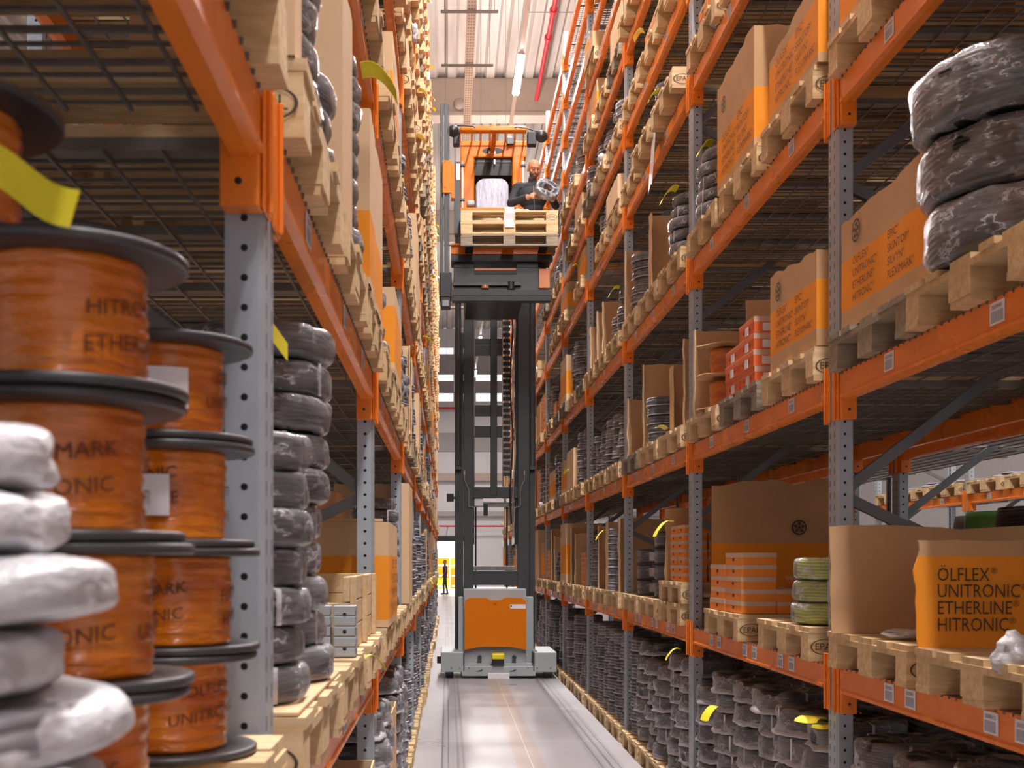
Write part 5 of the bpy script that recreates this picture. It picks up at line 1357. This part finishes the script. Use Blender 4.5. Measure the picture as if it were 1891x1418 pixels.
def operator():
    """bald bearded man in a dark jacket, head bent over the coil he holds at chest height"""
    ox, oy, fz = px(981, 14.98), 15.02, 5.135
    H = Vector((ox, oy, fz))
    bm = bmesh.new()
    V = lambda x, y, z: H + Vector((x, y, z))
    # faces -Y (the camera), turned a little to +X
    pel = V(.04, .02, .92)
    for sx in (-1, 1):
        hip = V(.04 + sx * .09, .02, .92); knee = V(.04 + sx * .11, -.03, .50); ank = V(.04 + sx * .11, .03, .09)
        capsule(bm, hip, knee, .088, .062); capsule(bm, knee, ank, .060, .042); ell(bm, V(.04 + sx * .12, -.04, .045), (.05, .125, .045))
    ell(bm, pel, (.165, .115, .13)); ell(bm, V(.03, .02, 1.10), (.155, .115, .17)); ell(bm, V(.02, .0, 1.28), (.195, .125, .18))
    shL, shR = V(-.175, .01, 1.405), V(.205, .0, 1.39)
    capsule(bm, shL, shR, .072, .070); ell(bm, V(.015, .0, 1.40), (.14, .10, .085))
    capsule(bm, V(.015, .0, 1.42), V(.02, -.03, 1.52), .062, .056)                      # neck
    # arms: upper, fore; hands meet the coil in front
    elL, wrL = V(-.27, -.10, 1.17), V(-.04, -.33, 1.185)
    elR, wrR = V(.315, -.10, 1.14), V(.24, -.33, 1.17)
    capsule(bm, shL, elL, .068, .052); capsule(bm, elL, wrL + (elL - wrL) * .12, .056, .040)
    capsule(bm, shR, elR, .066, .052); capsule(bm, elR, wrR + (elR - wrR) * .15, .055, .040)
    capsule(bm, elL + (wrL - elL) * .7, wrL, .029, .026); capsule(bm, elR + (wrR - elR) * .7, wrR, .029, .026)
    # hands
    def hand(w, fwd, side, up, s):
        fwd, side, up = Vector(fwd).normalized(), Vector(side).normalized(), Vector(up).normalized()
        ell(bm, w + fwd * .045, (.044, .040, .022), Matrix((fwd, side, up)).transposed().to_3x3())
        for i, (o_, L) in enumerate(((-.030, .062), (-.010, .074), (.010, .070), (.029, .055))):
            a = w + fwd * .075 + side * o_; b = a + fwd * L * .5 - up * L * .12; c = b + fwd * L * .32 - up * L * .38; e = c - up * L * .3 + fwd * L * .05
            capsule(bm, a, b, .0105, .0098, 8); capsule(bm, b, c, .0098, .009, 8); capsule(bm, c, e, .009, .0082, 8)
        a = w + fwd * .02 - side * .032 * s; b = a + fwd * .035 - side * .022 * s - up * .006; c = b + fwd * .032 - side * .002
        capsule(bm, a, b, .0135, .0115, 8); capsule(bm, b, c, .0115, .0098, 8)
    hand(wrL, (.95, -.12, .02), (.0, -.35, -1), (-.1, -1, .25), 1)
    hand(wrR, (-.35, -.4, .30), (.2, -.4, -1), (.5, -1, .2), 1)
    # head, tipped forward and turned
    hc = V(.035, -.060, 1.622); rot = (Matrix.Rotation(.18, 3, 'Z') @ Matrix.Rotation(.40, 3, 'X'))
    def hp(x, y, z): return hc + rot @ Vector((x, y, z))
    ell(bm, hp(0, .012, .03), (.079, .096, .092), rot); ell(bm, hp(0, -.025, -.035), (.064, .068, .080), rot); ell(bm, hp(0, -.055, -.088), (.036, .032, .026), rot)
    capsule(bm, hp(0, -.092, .014), hp(0, -.112, -.028), .010, .016, 10); ell(bm, hp(0, -.105, -.032), (.019, .014, .011), rot)
    ell(bm, hp(0, -.086, .034), (.052, .018, .013), rot); ell(bm, hp(0, -.088, -.062), (.026, .012, .008), rot); ell(bm, hp(0, -.086, -.071), (.023, .012, .008), rot)
    for sx in (-1, 1): ell(bm, hp(sx * .080, .012, -.005), (.010, .021, .032), rot); ell(bm, hp(sx * .042, -.062, -.02), (.024, .022, .022), rot)
    me = remeshed(bm, .0058, 2)
    inv = rot.inverted()
    def inh(p): return inv @ (p - hc)
    def hz(p): return (p - hc).length < .16 and inh(p).z > -.115
    def is_beard(p):
        q = inh(p); return hz(p) and q.z < -.045 and q.y < .02 and not (abs(q.x) < .02 and -.075 < q.z < -.058)
    def near(p, w, e): return (p - w).dot(w - e) > -.012 and (p - w).length < .2
    root_off = H
    paint(me, [('lip', lambda p: hz(p) and abs(inh(p).x) < .022 and -.075 < inh(p).z < -.058 and inh(p).y < -.08), ('beard', is_beard),
               ('skin', lambda p: hz(p) or near(p, wrL, elL) or near(p, wrR, elR)),
               ('shoe', lambda p: p.z < fz + .085), ('trousers', lambda p: p.z < fz + .90)], 'jacket')
    for v in me.vertices: v.co -= root_off
    o = bpy.data.objects.new('person', me); C.objects.link(o); o.location = root_off
    tag(o, 'bald bearded person in a dark jacket in the raised cab, holding a wrapped coil', 'person')
    for sx in (-1, 1):
        mb = MB(); a = [hp(sx * (.018 + .0075 * i), -.0995 + .0016 * (i - 1) ** 2, .010 - .0035 * math.sin(i * PI / 3)) - root_off for i in range(4)]; mb.tube(a, .0028, 'eye_dark', 6); mb.build('eye', o)
        mb = MB(); a = [hp(sx * (.016 + .0085 * i), -.0965 + .0016 * (i - 1) ** 2, .017 + .002 * math.sin(i * PI / 3)) - root_off for i in range(4)]; mb.tube(a, .0045, 'skin', 6); mb.build('eyelid', o)
        mb = MB(); a = [hp(sx * (.014 + .012 * i), -.101 + .004 * i * i * .6, .034 + .003 * math.sin(i)) - root_off for i in range(4)]; mb.tube(a, .0036, 'beard', 6); mb.build('eyebrow', o)
    mb = MB(); a = [V(.018 + .074 * math.cos(t), .0 + .068 * math.sin(t) - .006, 1.435 + .02 * math.sin(t)) - root_off for t in [2 * PI * i / 20 for i in range(21)]]; mb.tube(a, .018, 'jacket', 8); mb.build('collar', o)
    mb = MB(); mb.tube([V(.02, -.085, 1.42) - root_off, V(.025, -.132, 1.32) - root_off, V(.03, -.13, 1.2) - root_off, V(.035, -.125, 1.05) - root_off], .004, 'strut_grey', 6); mb.build('zip', o)
    # the coil between the hands
    core, fl, st = COIL['dark'][1]
    c = (wrL + wrR) / 2 + Vector((.06, -.055, .035))
    q = link('cable_coil', core, None, c, (R(50), R(38), R(-10)), (.92, .92, 1.2)); tag(q, 'wrapped dark coil held in both hands by the person in the cab', 'cable coil')
    fw_ = link('film_wrap', fl.copy(), q); fw_.data.materials.clear(); fw_.data.materials.append(M['film_milky'])
    return o
operator()
def walker():
    bm = bmesh.new(); B = Vector((px(822, 57.5), 57.5, 0)); V = lambda x, y, z: B + Vector((x, y, z))
    # seen from the side, facing -X
    for f in (-1, 1):
        hip = V(0, f * .08, .90); kn = V(f * .06 - .02, f * .09, .49); an = V(f * .09 + .03, f * .09, .09)
        capsule(bm, hip, kn, .085, .06); capsule(bm, kn, an, .058, .042); ell(bm, V(f * .09 - .03, f * .09, .045), (.13, .045, .045))
    ell(bm, V(0, 0, .93), (.12, .16, .12)); ell(bm, V(0, 0, 1.15), (.12, .16, .22)); ell(bm, V(.0, 0, 1.32), (.125, .19, .15))
    for f in (-1, 1):
        sh = V(0, f * .2, 1.40); el = V(.03, f * .25, 1.14); wr = V(-.10, f * .2, .95); capsule(bm, sh, el, .06, .048); capsule(bm, el, wr, .047, .033); ell(bm, wr + Vector((-.03, 0, -.05)), (.025, .02, .045))
        for i in range(4): capsule(bm, wr + Vector((-.05 + .012 * i, -.012 * f, -.07)), wr + Vector((-.055 + .012 * i, -.02 * f, -.125 + .005 * abs(i - 1))), .009, .008, 6)
        capsule(bm, wr + Vector((-.055, -.01 * f, -.03)), wr + Vector((-.075, -.02 * f, -.07)), .01, .009, 6)
    capsule(bm, V(0, 0, 1.44), V(-.02, 0, 1.54), .058, .052); ell(bm, V(-.01, 0, 1.64), (.098, .078, .115)); ell(bm, V(-.05, 0, 1.59), (.055, .055, .06)); ell(bm, V(-.115, 0, 1.625), (.02, .014, .018))
    for f in (-1, 1): ell(bm, V(.0, f * .078, 1.625), (.02, .01, .03))
    me = remeshed(bm, .014, 2)
    paint(me, [('beard', lambda p: p.z > 1.66 and p.x > B.x - .07), ('skin', lambda p: p.z > 1.52 or (.78 < p.z < .95 and abs(p.x - (B.x - .12)) < .05 and abs(abs(p.y - B.y) - .2) < .06)), ('shoe', lambda p: p.z < .08), ('trousers', lambda p: p.z < .9)], 'purple_jacket')
    for v in me.vertices: v.co -= B
    o = bpy.data.objects.new('person', me); C.objects.link(o); o.location = B; tag(o, 'person in a purple jacket walking at the far end of the aisle', 'person')
walker()
